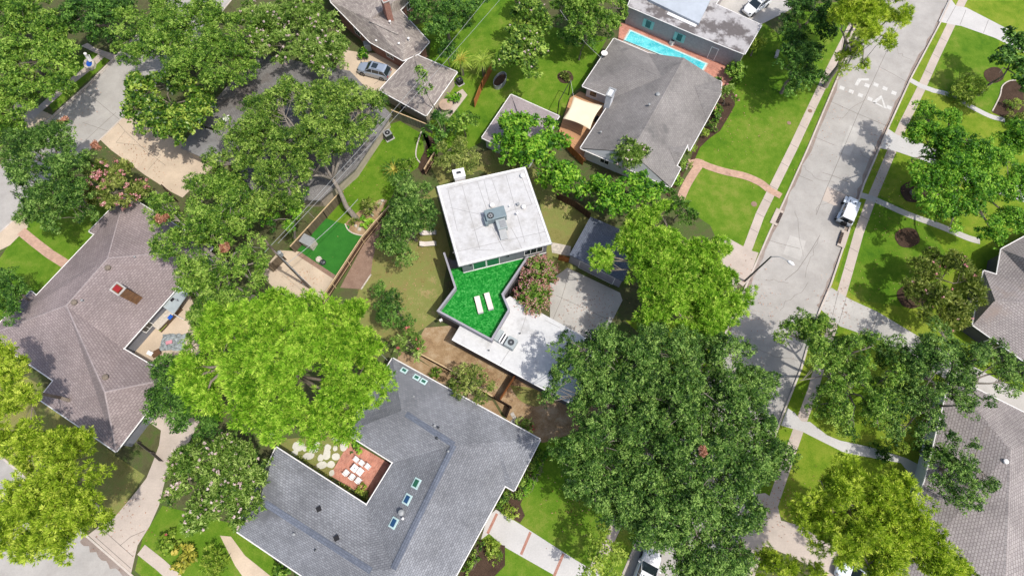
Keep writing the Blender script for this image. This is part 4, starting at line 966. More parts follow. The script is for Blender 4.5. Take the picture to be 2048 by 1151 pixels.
a, c_, s = near_wall(I, 1190, 550, 1.2); window_on(tM, a, c_, s, 4.6, .12, 2.2, 'trim', 'parapet', 'garage_door', mullion=0)

# houses at the right edge
V = [(1968, 541, 2.8), (1994, 549, 2.8), (2003, 498, 2.8), (2110, 440, 2.8), (2250, 520, 2.8), (2160, 800, 2.8), (1946, 649, 2.8), (1990, 600, 4.6), (2190, 700, 4.8), (2060, 520, 4.6), (2110, 610, 4.8)]
F = [[0, 1, 2, 9, 10, 7], [2, 3, 9], [3, 4, 8, 10, 9], [4, 5, 8], [5, 6, 7, 10, 8], [6, 0, 7]]
tN, r, W, I = house('grey_shingle_house', 'house with light grey shingle roof at the right edge behind the pinkish crape myrtle', V, F, [0, 1, 2, 3, 4, 5, 6], 'shingle_right', 'dark_wall')
ridge_cap(tN, [W[7], W[10]], 'shingle_right', .3)
V = [(1902, 752, 2.8), (2120, 860, 2.8), (2230, 1000, 2.8), (2120, 1300, 2.8), (1720, 1260, 2.8), (1850, 962, 2.8), (2020, 900, 5.2), (2010, 1160, 5.2)]
F = [[0, 1, 6], [1, 2, 3, 7, 6], [3, 4, 7], [4, 5, 0, 6, 7]]
tO, r, W, I = house('brown_shingle_house', 'house with brown-grey shingle roof at the lower right edge', V, F, [0, 1, 2, 3, 4, 5], 'shingle_right', 'white_wall')
ridge_cap(tO, [W[6], W[7]], 'shingle_right', .3)
p, n = on_roof(W, F, 2010, 922); vent(tO, p, 'dome', 'trim', .8)

# ---------------------------------------------------------------- the modern house in the middle
ma = hd(918, 532, 1103, 487, 6.2)
C4 = [(874, 373), (1050, 334), (1103, 487), (918, 532)]
tC = thing('modern_house', 'modern two-storey house with white flat membrane roof and a green roof terrace', 'house', (*G(990, 470), YL))
RW = [G(x, y, 6.2) for x, y in C4]; RI = inset(RW, .35)
B().prism(RW, 5.95, 6.2).build('roof', M['white_roof'], tC)
B().prism([tuple(p) for p in RI], -.05, 5.94).build('wall', M['grey_wall'], tC)
ed = inset(RW, .1); B().ribbon(ed, .2, 6.2, 6.27, True).build('roof_edge', M['trim'], tC)
gm = B(); e2 = inset(RW, -.03); gm.ribbon([e2[3], e2[0]], .1, 6.1, 6.2); gm.ribbon([e2[1], e2[2]], .1, 6.1, 6.2); gm.ribbon([e2[2], e2[3]], .1, 6.1, 6.2); gm.build('gutter', M['duct'], tC)
sm_ = B()
def rs_(pts, w_=.05, b_=None): (b_ or sm_).ribbon([G(x, y, 6.2) for x, y in pts], w_, 6.203, 6.206)
for a, c_ in (((896, 380), (915, 462)), ((924, 370), (960, 498)), ((954, 362), (974, 420)), ((968, 360), (998, 480)), ((983, 356), (1000, 405)), ((1012, 350), (1050, 485)), ((1040, 345), (1064, 409)), ((892, 378), (1045, 341)), ((905, 505), (1095, 462)),
              ((900, 415), (975, 432)), ((1010, 425), (1065, 408)), ((945, 462), (975, 448)), ((1072, 440), (1082, 482)), ((985, 455), (1008, 500)), ((1022, 455), (1036, 480), ), ((1036, 480), (1045, 500)), ((950, 500), (990, 500))):
    rs_([a, c_])
sm_.build('roof_seam', M['seam'], tC)
gx = G(919, 354, 6); chm = B().box((gx[0], gx[1], 3.35), (1.25, 1.0, 6.9), ma).build('chimney', M['trim'], tC); B().box((gx[0], gx[1], 6.86), (1.4, 1.15, .12), ma).build('chimney_cap', M['trim'], chm); B().box((gx[0], gx[1], 7.0), (.5, .22, .2), ma).build('flue', M['dark_metal'], chm)
for x, y, k, s in ((984, 411, 'dome', .9), (1047, 414, 'dome', .8), (1019, 413, 'pipe', .8), (1036, 409, 'box', .6), (1034, 429, 'pipe', 1.2), (1045, 352, 'dome', .9)): vent(tC, P(x, y, 6.3), k, 'trim' if k != 'box' else 'duct', s)
a, c_ = Vector(RI[3]), Vector(RI[2])      # the wall over the terrace, looking towards the camera
wl = (c_-a).length
for s, w_, z0, z1_, m_ in ((2.0, 1.5, 3.3, 5.3, 0), (3.6, 1.5, 3.3, 5.3, 0)): window_on(tC, a, c_, s, w_, z0, z1_, 'trim', 'glass_green', 'sliding_door')
window_on(tC, a, c_, wl-1.6, 2.2, 3.9, 5.6, 'trim', 'glass', 'window', mullion=2)
for s in (1.0, 5.4):
    q = a+(c_-a).normalized()*s; n_ = Vector(((c_-a).y, -(c_-a).x)).normalized()*.1; B().box((q.x+n_.x, q.y+n_.y, 5.2), (.14, .18, .35), ma).build('wall_lamp', M['black'], tC)
B().ribbon([Vector(a)+Vector((.0, -.06)), Vector(c_)+Vector((0, -.06))], .06, 3.2, 3.32).build('threshold', M['trim'], tC)
# terrace on the ground-floor block
TP = [(888, 505), (911, 575), (876, 621), (983, 679), (1018, 619), (1005, 588), (1056, 512)]
TW = [G(x, y, 4.1) for x, y in TP]
b = B(); b.prism([G(1082, 500, 3.1)]+[TW[6], TW[5], TW[4], TW[3], TW[2], TW[1], TW[0]]+[G(905, 520, 3.1)], -.05, 3.1); b.build('terrace_block', M['dark_wall'], tC)
TI = [G(x, y, 3.2) for x, y in TP]
B().ribbon(TW, .17, 3.0, 4.1).build('parapet', M['parapet'], tC)
B().ribbon(TW, .23, 4.1, 4.15).build('parapet_cap', M['parapet'], tC)
inn = [TW[k] for k in range(7)]
b = B(); b.prism(inn+[G(1085, 508, 3.2), G(900, 538, 3.2)], 3.11, 3.22); b.build('terrace_turf', M['deck_turf'], tC)
# low white roof wing
lowp = [(920, 651), (903, 679), (1082, 776), (1158, 816), (1215, 702), (1144, 659), (1060, 613), (1020, 592)]
LW = [G(x, y, 3.0) for x, y in lowp]; LI = inset(LW, .15)
o = B().prism(LW, 2.8, 3.0).build('low_roof', M['white_roof_low'], tC)
B().prism([tuple(p) for p in LI], -.05, 2.79).build('low_wall', M['dark_wall'], tC)
B().ribbon(inset(LW, .06)[1:6], .12, 3.0, 3.05).build('low_roof_edge', M['trim'], tC)
sm2 = B()
for l_ in ([(1052, 632), (1040, 668)], [(1032, 680), (1000, 728)], [(1090, 640), (1120, 655)]): sm2.ribbon([G(x, y, 3) for x, y in l_], .05, 3.003, 3.006)
sm2.build('roof_seam', M['seam'], tC)
for x, y in ((978, 701), (1040, 667)): vent(tC, P(x, y, 3.05), 'pipe', 'dark_metal', .8)
for q in ((948, 697), (882, 640)):
    X, Y = G(q[0], q[1], 2.0); B().box((X, Y, 2.0), (.35, .25, .3), .5).build('wall_box', M['trim'], tC)
# small low awning of the front door, right of the modern house
# ================================================================== OBJECTS
# rooftop units
t = thing('rooftop_unit', 'dark green-grey rooftop air conditioner with silver duct on the high white roof', 'air conditioner', (*G(992, 436, 6.2), 6.2))
rz = hd(975, 425, 1010, 416, 7.2)
def atp(x, y, h): X, Y = G(x, y, h); return X, Y
X, Y = atp(990.5, 426, 7.3); B().box((X, Y, 6.78), (2.35, 1.35, 1.1), rz).build('cabinet', M['unit'], t, bevel=.03)
X1, Y1 = atp(981, 431, 7.35); b = B(); b.lathe((X1, Y1, 7.33), [(.38, 0), (.38, .07), (.3, .07), (.3, .02)], 20); fh = b.build('fan_shroud', M['black'], t)
b = B()
for k in range(4): b.box((X1, Y1, 7.37), (.6, .1, .02), k*.785)
b.build('fan_blade', M['duct'], fh)
X, Y = atp(972, 442, 6.7); B().box((X, Y, 6.6), (.35, .9, .7), rz).build('side_box', M['unit'], t)
X, Y = atp(1003, 448, 6.9); B().box((X, Y, 6.65), (1.1, 1.2, .75), rz).build('duct_box', M['unit_pale'], t); B().box((X+.15, Y, 7.05), (.7, .9, .08), rz).build('duct_cover', M['duct'], t)
p0, p1 = Vector((*G(1004, 456, 6.9), 6.85)), Vector((*G(1009, 478, 6.4), 6.35)); dd = (p1-p0); s_ = Vector((-dd.y, dd.x, 0)).normalized()*.42; b = B()
q = [p0-s_, p0+s_, p1+s_, p1-s_]; lo = [Vector((v.x, v.y, 6.2)) for v in q]; b.v = [tuple(v) for v in q+lo]; b.f = [[0, 1, 2, 3][::-1], [0, 1, 5, 4], [1, 2, 6, 5], [2, 3, 7, 6], [3, 0, 4, 7]]; b.build('duct', M['duct'], t)
t = thing('rooftop_unit', 'pale grey rooftop air conditioner on the low white roof beside the terrace parapet', 'air conditioner', (*G(1012, 686, 3), 3.0))
rz = hd(1000, 668, 1028, 684, 4); X, Y = atp(1022, 684, 4); B().box((X, Y, 3.55), (1.15, 1.2, .95), rz).build('cabinet', M['unit_pale'], t, bevel=.04)
fh = B().lathe((X, Y, 4.02), [(.36, 0), (.36, .05), (.31, .05), (.31, .03)], 20).build('fan_shroud', M['dark_metal'], t)
B().lathe((X, Y, 4.03), [(.3, 0), (.3, .012)], 20).build('fan_grille', M['black'], fh); B().lathe((X, Y, 4.045), [(.1, 0), (.1, .03)], 12).build('fan_hub', M['duct'], fh)
X, Y = atp(1006, 676, 3.8); B().box((X, Y, 3.45), (.5, 1.15, .75), rz).build('coil_box', M['white'], t); B().box((X, Y, 3.84), (.16, 1.1, .05), rz).build('vent_slot', M['black'], t)
X, Y = atp(996, 669, 3.5); B().box((X, Y, 3.3), (.8, 1.35, .55), rz).build('plenum', M['unit_pale'], t)
# ground condensers
def condenser(name, label, x, y, w_, h_, mat, top, rz=.6):
    X, Y = G(x, y); t = thing(name, label, 'air conditioner', (X, Y, YL)); B().box((X, Y, YL+.05), (w_+.25, w_+.25, .1), rz).build('pad', M['concrete'], t)
    B().box((X, Y, YL+.1+h_/2), (w_, w_, h_), rz).build('cabinet', M[mat], t); B().box((X, Y, YL+.12+h_), (w_+.03, w_+.03, .05), rz).build('lid', M[top], t)
    f = B().lathe((X, Y, YL+.14+h_), [(w_*.36, 0), (w_*.36, .03)], 18).build('fan_grille', M['black'], t); B().lathe((X, Y, YL+.17+h_), [(w_*.12, 0), (w_*.12, .02)], 12).build('fan_hub', M['duct'], f)
condenser('condenser', 'square outdoor condenser with pale rim on the lawn by the low grey house', 778, 275, .95, .95, 'dark_metal', 'duct')
condenser('condenser', 'small black condenser behind the taupe garage by the potted plants', 920, 167, .75, .7, 'black', 'dark_metal')
condenser('pool_heater', 'small white pool pump unit on the brick pool deck against the mauve wall', 1343, 88, .55, .5, 'trim', 'duct')

# loungers (two on the terrace, two in the yard)
def lounger(label, x, y, h, rot, group=None):
    t = thing('sun_lounger', label, 'sun lounger', (*G(x, y, h), h), rot, group)
    B().box((-.15, 0, .3), (1.35, .62, .07)).build('cushion', M['cushion'], t, True, bevel=.02)
    b = B(); b.box((0, 0, 0), (.66, .62, .07)); b.v = [(x_*math.cos(.42)-z_*0-.0+.80*1.0, y_, .43+x_*math.sin(.42)+z_) for x_, y_, z_ in b.v]; b.build('backrest', M['cushion'], t, True)
    B().box((0, 0, .235), (1.9, .6, .05)).build('frame', M['duct'], t, True)
    for sx in (-.8, .8):
        for sy in (-.25, .25): B().box((sx, sy, .105), (.06, .06, .21)).build('leg', M['duct'], t, True)
    return t
r1 = hd(962, 626, 955, 598, 3.5)
lounger('left one of two pale loungers on the green roof terrace', 958.5, 613, 3.22, r1); lounger('right one of two pale loungers on the green roof terrace', 978.5, 606, 3.22, r1+.03)
r2 = hd(875, 488, 850, 490)
lounger('pale lounger in the yard beside the tree, the nearer one to the terrace', 858, 489, YL, r2); lounger('pale lounger in the yard beside the tree, the one nearer the chimney', 858, 467, YL, r2)

# dining set on the brick patio
def chair(label, x, y, rot):
    t = thing('patio_chair', label, 'chair', (*G(x, y), YL+.03), rot, 'white chairs around the patio tables')
    B().box((0, 0, .43), (.50, .52, .07)).build('seat', M['white'], t, True, bevel=.02)
    b = B(); b.box((-.26, 0, .70), (.06, .52, .5)); b.box((-.275, 0, .96), (.09, .4, .06)); b.build('backrest', M['white'], t, True)
    for sy in (-.27, .27): B().box((0, sy, .62), (.5, .05, .05)).build('armrest', M['white'], t, True)
    for sx in (-.21, .21):
        for sy in (-.22, .22): B().box((sx, sy, .2), (.05, .05, .4)).build('leg', M['white'], t, True)
rr_ = hd(690, 945, 704, 928)
names = ['at the left end of the upper row', 'in the middle of the upper row', 'at the right end of the upper row', 'at the left end of the lower row', 'in the middle of the lower row', 'at the right end of the lower row']
for k, (x, y) in enumerate(((715, 919), (726, 926), (738, 933), (696, 945), (708, 953), (720, 960))):
    chair('white chair %s on the brick patio' % names[k], x, y, rr_+(math.pi if k < 3 else 0))
for k, (x, y) in enumerate(((712.5, 936), (723.5, 943))):
    t = thing('patio_table', ('left' if k == 0 else 'right')+' one of two square white tables pushed together on the brick patio', 'table', (*G(x, y), YL+.03), rr_)
    B().box((0, 0, .72), (.72, .66, .05)).build('tabletop', M['white'], t, True, bevel=.01); B().lathe((0, 0, .745), [(.06, 0), (.06, .01)], 12).build('parasol_hole', M['dark_metal'], t, True)
    for sx in (-.3, .3):
        for sy in (-.27, .27): B().box((sx, sy, .35), (.05, .05, .7)).build('leg', M['white'], t, True)

# sail-shaded deck
dk = thing('garden_deck', 'orange wooden deck under the cream sail', 'deck', (*G(1160, 260), YL))
dp = [G(x, y, .5) for x, y in ((1140, 196), (1160, 183), (1210, 205), (1218, 222), (1165, 302), (1150, 290), (1118, 262))]
B().prism(dp, YL-.05, .5).build('boards', M['deck_wood'], dk, uv=hd(1161, 296, 1208, 222))
B().prism([G(x, y, .52) for x, y in ((1150, 282), (1168, 294), (1172, 320), (1150, 312), (1121, 262), (1130, 262))], YL-.05, .47).build('lower_step', M['deck_wood'], dk, uv=.4)
sc = [(1147, 193, 3.2), (1206, 210, 2.9), (1180, 259, 2.7), (1126, 237, 2.9)]
ts = thing('shade_sail', 'cream four-cornered shade sail stretched above the orange deck', 'shade sail', P(1165, 225, 2.8))
me_v = []; n_ = 12; cs = [P(*c) for c in sc]; mid_ = sum(cs, Vector())/4
for i in range(n_+1):
    for j in range(n_+1):
        u, v = i/n_, j/n_; p = (cs[0]*(1-u)+cs[1]*u)*(1-v)+(cs[3]*(1-u)+cs[2]*u)*v
        pull = .22*(4*u*(1-u)*abs(2*v-1)**2+4*v*(1-v)*abs(2*u-1)**2); p = p.lerp(mid_, pull*.55); p.z -= .12*16*u*(1-u)*v*(1-v)*.5; me_v.append(tuple(p))
b = B(); b.v = me_v; b.f = [[i*(n_+1)+j, i*(n_+1)+j+1, (i+1)*(n_+1)+j+1, (i+1)*(n_+1)+j] for i in range(n_) for j in range(n_)]; so_ = b.build('cloth', M['sail'], ts, smooth=True)
md = so_.modifiers.new('t', 'SOLIDIFY'); md.thickness = .015
post = thing('shade_post', 'black post frame with slanting brace holding the cream sail, on the lawn side', 'post', P(1112, 222))
a_, c_ = P(1115, 228), P(1137, 190); up_ = Vector((0, 0, 3.0))
B().tube([a_, a_+up_*.9], .07, 8).build('upright', M['black'], post); B().tube([c_, c_+up_], .07, 8).build('upright', M['black'], post); B().tube([a_+up_*.9, c_+up_], .05, 8).build('crossbar', M['black'], post)
B().tube([c_+up_, cs[0]], .015, 5).build('tension_cable', M['trim'], post)
b = B().box((*G(1193, 236, .9), .75), (.7, .45, .5), .5).build('grill_body', M['dark_metal']); g_ = thing('grill', 'dark barbecue grill against the house wall beside the sail', 'grill', (*G(1193, 236), YL)); b.parent = g_; b.data.transform(__import__('mathutils').Matrix.Translation(-g_.location))
B().box((*G(1193, 235, 1.1), 1.1), (.66, .4, .22), .5, .8).build('lid', M['black'], g_)

# fences
fence('board_fence', 'weathered grey board fence between the garage and the small rear lawn', [(782, 220), (835, 241), (862, 252)], 1.8, 'fence_grey', 'wood_cap')
fence('board_fence', 'brown board fence with light cap along the left side of the artificial turf', [(676, 388), (580, 493)], 1.9, 'fence_tan', 'wood_cap')
fence('board_fence', 'short dark board fence panel by the utility pole', [(561, 507), (535, 533)], 1.9, 'fence_tan')
fence('rail_fence', 'board fence with pale rails and posts along the right side of the artificial turf', [(778, 412), (752, 440), (722, 476), (663, 566), (640, 600)], 1.7, 'fence_brown', 'wood_cap', rails='wood_cap')
fence('board_fence', 'dark brown board fence below the bare dirt yard', [(842, 708), (895, 736), (940, 765), (985, 792)], 1.6, 'fence_brown', 'wood_cap')
fence('orange_fence', 'orange stained board fence closing the dirt yard beside the white roof', [(1029, 751), (1000, 796)], 1.7, 'fence_orange', 'fence_orange')
fence('board_fence', 'dark board fence zigzagging near the corner of the grey house', [(988, 793), (1021, 812), (1013, 832)], 1.5, 'fence_brown', 'fence_brown')
fence('red_gate', 'short red-brown board gate between the modern house and the slate garage', [(1118, 510), (1139, 515)], 1.6, 'fence_orange', 'fence_orange')
fence('board_fence', 'red-brown board fence beside the deck and the hip-roofed house', [(1122, 262), (1140, 290), (1168, 318)], 1.6, 'fence_orange')
fence('board_fence', 'red-brown board fence in the shade behind the slate garage', [(1115, 385), (1150, 402), (1182, 426)], 1.7, 'fence_brown')
fence('board_fence', 'warm board fence with pale posts under the round olive tree', [(868, 305), (848, 338)], 1.6, 'fence_brown', 'wood_cap', rails='wood_cap')
fence('board_fence', 'orange-brown fence behind the tropical plants near the round planter', [(985, 122), (962, 165), (948, 200)], 1.7, 'fence_orange')
fence('iron_gate', 'dark gate across the tan driveway below the brown house', [(272, 884), (300, 905), (318, 921)], 1.0, 'gate')
fence('board_fence', 'low dark fence from the tan drive to the grey house, lower left', [(322, 370), (345, 392), (330, 376)], 1.5, 'fence_brown')

# utility pole and wires
def ph(top, base, lo=4, hi=16):
    best = min((abs(Vector(G(*top, k/10))-Vector(G(*base))).length if 0 else (Vector(G(*top, k/10))-Vector(G(*base))).length, k/10) for k in range(int(lo*10), int(hi*10))); return best[1]
t = thing('utility_pole', 'weathered wooden utility pole standing between the bright pine and the turf', 'utility pole', P(620, 575))
pb = P(620, 575); H_ = 12.5
B().tube([pb, pb+Vector((0, 0, H_))], [.17, .12], 10).build('pole', M['pole_wood'], t); B().tube([pb+Vector((.16, -.1, 3)), pb+Vector((.14, -.08, 9))], .05, 6).build('conduit', M['duct'], t)
B().box(tuple(pb+Vector((0, 0, H_-.8))), (.12, 2.2, .12), .7).build('crossarm', M['pole_wood'], t); B().lathe(pb+Vector((.25, .1, H_-2.9)), [(.2, 0), (.22, .1), (.22, .75), (.1, .85)], 12).build('transformer', M['duct'], t)
def wire(label, a, b_, sag, r=.018, cat='cable'):
    a, b_ = Vector(a), Vector(b_); pts = [a.lerp(b_, k/16)-Vector((0, 0, sag*4*(k/16)*(1-k/16))) for k in range(17)]
    o = B().tube(pts, r, 5).build('overhead_cable', M['wire'], loc=tuple(a)); tag(o, label, cat)
top_ = pb+Vector((0, 0, H_-.8))
wire('thin pale cable from the utility pole up past the round table', top_+Vector((.6, .5, 0)), P(1060, -70, 9), .5)
wire('thin pale cable crossing the taupe garage roof, left of the other long one', top_+Vector((-.6, -.5, 0)), P(1010, -50, 9), .9)
wire('thick service cable from the pole to the trunk of the spreading oak', pb+Vector((0, 0, 7.5)), P(716, 398, 5.5), .5, .03)
wire('short cable from the pole toward the grey house roof', top_, P(775, 720, 3.4), .8)
wire('thin cable over the dark lawn toward the hip-roofed house', P(1208, 120, 4), P(1120, 20, 8), .6, .022)
# street light
h1 = ph((1542, 514), (1489, 562), 5, 10); t = thing('street_lamp', 'tall dark street lamp with curved arm reaching over the concrete street', 'street lamp', P(1489, 562))
pb = P(1489, 562); B().tube([pb-Vector((0, 0, .2)), pb+Vector((0, 0, h1))], [.13, .085], 12).build('pole', M['dark_metal'], t)
hp = Vector((*G(1576, 522, h1+.35), h1+.35)); tp = pb+Vector((0, 0, h1-.05))
arm = bez([tuple(tp), tuple(tp.lerp(hp, .4)+Vector((0, 0, .45))), tuple(hp+Vector((0, 0, .05)))], 8); B().tube([Vector(q) for q in arm], .045, 8).build('arm', M['duct'], t)
d_ = (hp-tp); an = math.atan2(d_.y, d_.x)-.25; b = B(); 
co, si = math.cos(an), math.sin(an)
b.tube([hp-Vector((.1*co, .1*si, 0)), hp+Vector((.12*co, .12*si, 0)), hp+Vector((.5*co, .5*si, -.02)), hp+Vector((.78*co, .78*si, -.05))], [.06, .16, .19, .06], 10); b.build('lamp_head', M['lamp'], t, smooth=True)
# storm drains
for x, y, lb, ln in ((1553, 434, 'dark slotted storm drain in a concrete apron on the left kerb', hd(1540, 462, 1568, 402)), (1686, 478, 'storm drain inlet on the right kerb behind the parked off-road car', hd(1697, 464, 1728, 368))):
    X, Y = G(x, y); t = thing('storm_drain', lb, 'storm drain', (X, Y, YL)); B().box((X, Y, YL+.045), (2.4, .95, .09), ln).build('apron', M['walk'], t)
    q = Vector((X, Y, 0))+Vector((math.sin(ln), -math.cos(ln), 0))*(.33 if x < 1600 else -.33); g_ = B().box((q.x, q.y, YL+.07), (1.7, .38, .08), ln).build('opening', M['black'], t); b = B()
    for k in range(7): w_ = q+Vector((math.cos(ln), math.sin(ln), 0))*(-.75+.25*k); b.box((w_.x, w_.y, YL+.12), (.05, .36, .03), ln)
    b.build('grate', M['leaf_litter'], g_)

# fallen leaves on the paving, along the kerbs and under the trees
rng = np.random.default_rng(77); pts = []
for (x, y, sx, sy, n) in ((1400, 800, 130, 120, 420), (1560, 1000, 60, 60, 260), (1500, 600, 60, 90, 160), (1180, 620, 60, 45, 160), (280, 320, 60, 40, 200), (260, 1040, 50, 60, 60), (1000, 760, 90, 40, 160), (1650, 220, 60, 90, 120), (1820, 420, 90, 160, 260),
    (820, 560, 60, 80, 200), (700, 350, 60, 70, 120), (610, 560, 40, 30, 90), (130, 200, 60, 50, 120), (1480, 250, 60, 100, 120), (1150, 1000, 60, 60, 120), (1690, 600, 60, 60, 120), (1760, 330, 20, 80, 120)):
    for k in range(n): X, Y = G(x+rng.normal()*sx*.6, y+rng.normal()*sy*.6, YL); pts.append((X, Y, YL+.1+rng.uniform(0, .02)))
C = np.array(pts); m = len(C); me = leaf_mesh('fallen_leaves', C, unit(rng.normal(size=(m, 3))*.3+np.array([0, 0, 1.])), unit(rng.normal(size=(m, 3))), rng.uniform(.04, .10, m), rng.uniform(.03, .06, m), rng.uniform(0, 1, m))
link('fallen_leaves', me, LM['dead'])['kind'] = 'stuff'

# ------------------------------------------------------------------ vehicles (x forward)
def car(name, label, x, y, rot, L, W_, H, paint, roofmat=None, kind='suv', cat='car', z=0.0, group=None):
    t = thing(name, label, cat, (*G(x, y, z), z), rot, group); hl, hw = L/2, W_/2
    def loft(sections, close=True):
        b = B(); n = len(sections[0])
        for s in sections: b.v += s
        for k in range(len(sections)-1):
            for q in range(n): b.f.append([k*n+q, k*n+(q+1) % n, (k+1)*n+(q+1) % n, (k+1)*n+q])
        b.f.append(list(range(n))[::-1]); b.f.append([(len(sections)-1)*n+q for q in range(n)]); return b
    def sec(x_, w0, w1, z0, zs, zt, e=.07):      # rounded body section at x
        return [(x_, -w0, z0), (x_, w0, z0), (x_, w1, zs), (x_, w1-e*.4, zt-e), (x_, w1-e*1.6, zt), (x_, -w1+e*1.6, zt), (x_, -w1+e*.4, zt-e), (x_, -w1, zs)]
    if kind == 'jeep':
        zb = 1.12
        bd = loft([sec(-hl+.1, hw-.12, hw-.12, .5, .9, zb, .04), sec(hl*.30, hw-.12, hw-.12, .5, .9, zb, .04), sec(hl*.32, hw-.2, hw-.22, .5, .9, zb+.05, .06), sec(hl*.86, hw-.28, hw-.30, .5, .9, zb, .08), sec(hl*.9, hw-.3, hw-.34, .55, .85, zb-.1, .08)])
        bd.build('body', M[paint], t, True, smooth=False)
        for sx in (hl*.62, -hl*.62):
            for sg in (-1, 1): B().box((sx, sg*(hw-.08), .92), (1.0, .30, .07), 0, .9).build('fender', M[paint], t, True)
        for xx in (hl-.08, -hl+.04): B().box((xx, 0, .58), (.16, W_*.86, .18)).build('bumper', M['dark_metal'], t, True)
        gx0, gx1, gz = -hl+.14, hl*.26, H
        c_ = B(); wb_, wt_ = hw-.16, hw-.24
        c_.v = [(gx0, -wb_, zb), (gx1+.1, -wb_, zb), (gx1+.1, wb_, zb), (gx0, wb_, zb), (gx0+.06, -wt_, gz-.06), (gx1-.22, -wt_, gz-.06), (gx1-.22, wt_, gz-.06), (gx0+.06, wt_, gz-.06)]
        c_.f = [[0, 3, 2, 1], [4, 5, 6, 7], [0, 1, 5, 4], [1, 2, 6, 5], [2, 3, 7, 6], [3, 0, 4, 7]]; c_.build('window', M['glass'], t, True)
        B().box(((gx0+gx1-.2)/2+.03, 0, gz-.02), (gx1-.22-gx0, wt_*2+.06, .1), 0, .96).build('roof', M[roofmat or paint], t, True, bevel=.03)
        for xx in (gx0+.05, gx0+.95, gx1-.6, gx1-.05):
            for sg in (-1, 1): B().tube([(xx+(.06 if xx > 0 else 0), sg*(wb_+.012), zb), (xx-(.2 if xx > gx1-.3 else 0), sg*(wt_+.02), gz-.04)], .045, 6).build('pillar', M[paint], t, True)
        sp = B().lathe((0, 0, 0), [(.2, -.11), (.38, -.11), (.4, -.05), (.4, .05), (.38, .11), (.2, .11)], 20); sp.v = [(-hl-.1+z_, x_, .98+y_) for x_, y_, z_ in sp.v]; st = sp.build('spare_wheel', M['tyre'], t, True)
        for sg in (-1, 1): B().box((hl*.55, sg*.33, zb+.035), (.34, .1, .02), .0).build('hood_vent', M['black'], t, True)
        wr, ww = .41, .27
    else:
        zh = H*.60; zr = H*.62
        bd = loft([sec(-hl, hw*.78, hw*.80, .42, .6, zr-.28), sec(-hl+.12, hw*.92, hw*.92, .30, .62, zr-.02), sec(-hl*.5, hw*.97, hw*.99, .24, .62, zr+.01), sec(hl*.1, hw*.97, hw, .24, .62, zr-.01), sec(hl*.42, hw*.97, hw*.98, .24, .62, zh-.02), sec(hl*.72, hw*.95, hw*.93, .26, .6, zh-.1, .12), sec(hl*.93, hw*.84, hw*.80, .3, .55, zh-.2, .14), sec(hl, hw*.66, hw*.62, .4, .5, zh-.32, .12)])
        bd.build('body', M[paint], t, True, smooth=False, bevel=.02)
        xs_ = [(-hl+.10, .83, zr-.05), (-hl+.62, .74, H-.07), (-hl*.35, .76, H-.01), (hl*.12, .74, H-.04), (hl*.46, .84, zh-.03)]
        g_ = B(); up = [(-hl+.06, hw*.86, zr-.06), (-hl+.60, hw*.72, H-.10), (hl*.10, hw*.72, H-.09), (hl*.47, hw*.84, zh-.06)]
        zl = zr-.10
        g_.v = []
        for sg in (-1, 1): g_.v += [(x_, sg*w_, z_) for x_, w_, z_ in up]+[(up[3][0], sg*hw*.9, zl-.05), (up[0][0], sg*hw*.9, zl-.05)]
        g_.f = [[0, 1, 2, 3, 4, 5], [11, 10, 9, 8, 7, 6], [0, 6, 7, 1], [1, 7, 8, 2], [2, 8, 9, 3]]; g_.build('window', M['glass'], t, True)
        rf = loft([[(x_, -w_, z_-.03), (x_, w_, z_-.03), (x_, w_-.04, z_+.05), (x_, -w_+.04, z_+.05)] for x_, w_, z_ in ((-hl+.42, hw*.74, H-.14), (-hl+.62, hw*.76, H-.06), (-hl*.3, hw*.77, H-.04), (hl*.08, hw*.75, H-.08), (hl*.14, hw*.74, H-.13))]); rf.build('roof', M[roofmat or paint], t, True)
        for xx, xt in ((hl*.47, hl*.11), (-hl*.02, -hl*.06), (-hl*.48, -hl*.5), (-hl+.08, -hl+.55)):
            for sg in (-1, 1): B().tube([(xx, sg*hw*.90, zr-.05), (xt, sg*hw*.75, H-.09)], .045, 6).build('pillar', M[paint], t, True)
        for sg in (-1, 1): B().tube([(-hl*.62, sg*hw*.62, H+.03), (hl*.0, sg*hw*.62, H+.02)], .02, 6).build('roof_rail', M['dark_metal'], t, True)
        B().box((-hl*.15, 0, H+.005), (.8, hw*.9, .015)).build('sunroof', M['glass'], t, True)
        for sg in (-1, 1):
            B().box((hl*.9, sg*hw*.62, zh-.26), (.22, .34, .12), -sg*.5).build('headlight', M['glass'], t, True); B().box((-hl+.05, sg*hw*.66, zr-.25), (.12, .34, .14)).build('tail_light', M['red'], t, True)
            B().box((hl*.36, sg*(hw+.1), zr-.02), (.12, .2, .13)).build('mirror', M[paint], t, True)
        wr, ww = .36, .24
    for sx in (hl*.62, -hl*.60):
        for sg in (-1, 1):
            cyl = B().lathe((0, 0, 0), [(wr*.62, -ww/2), (wr*.96, -ww/2), (wr, -ww*.3), (wr, ww*.3), (wr*.96, ww/2), (wr*.62, ww/2)], 20)
            cyl.v = [(sx+x_, sg*(hw-ww*.42)+z_, wr+y_) for x_, y_, z_ in cyl.v]; wh = cyl.build('wheel', M['tyre'], t, True)
            rm = B().lathe((0, 0, 0), [(wr*.6, 0), (wr*.6, ww*.53), (wr*.2, ww*.45), (.03, ww*.5)], 14); rm.v = [(sx+x_, sg*(hw-ww*.42+z_), wr+y_) for x_, y_, z_ in rm.v]; rm.build('rim', M['rim'], wh, True)
    return t
car('parked_suv', 'silver-blue SUV on the tan drive beside the taupe garage', 750, 147, hd(767, 155, 730, 145.5, .3), 4.75, 1.9, 1.68, 'car_silver', z=YL+.03)
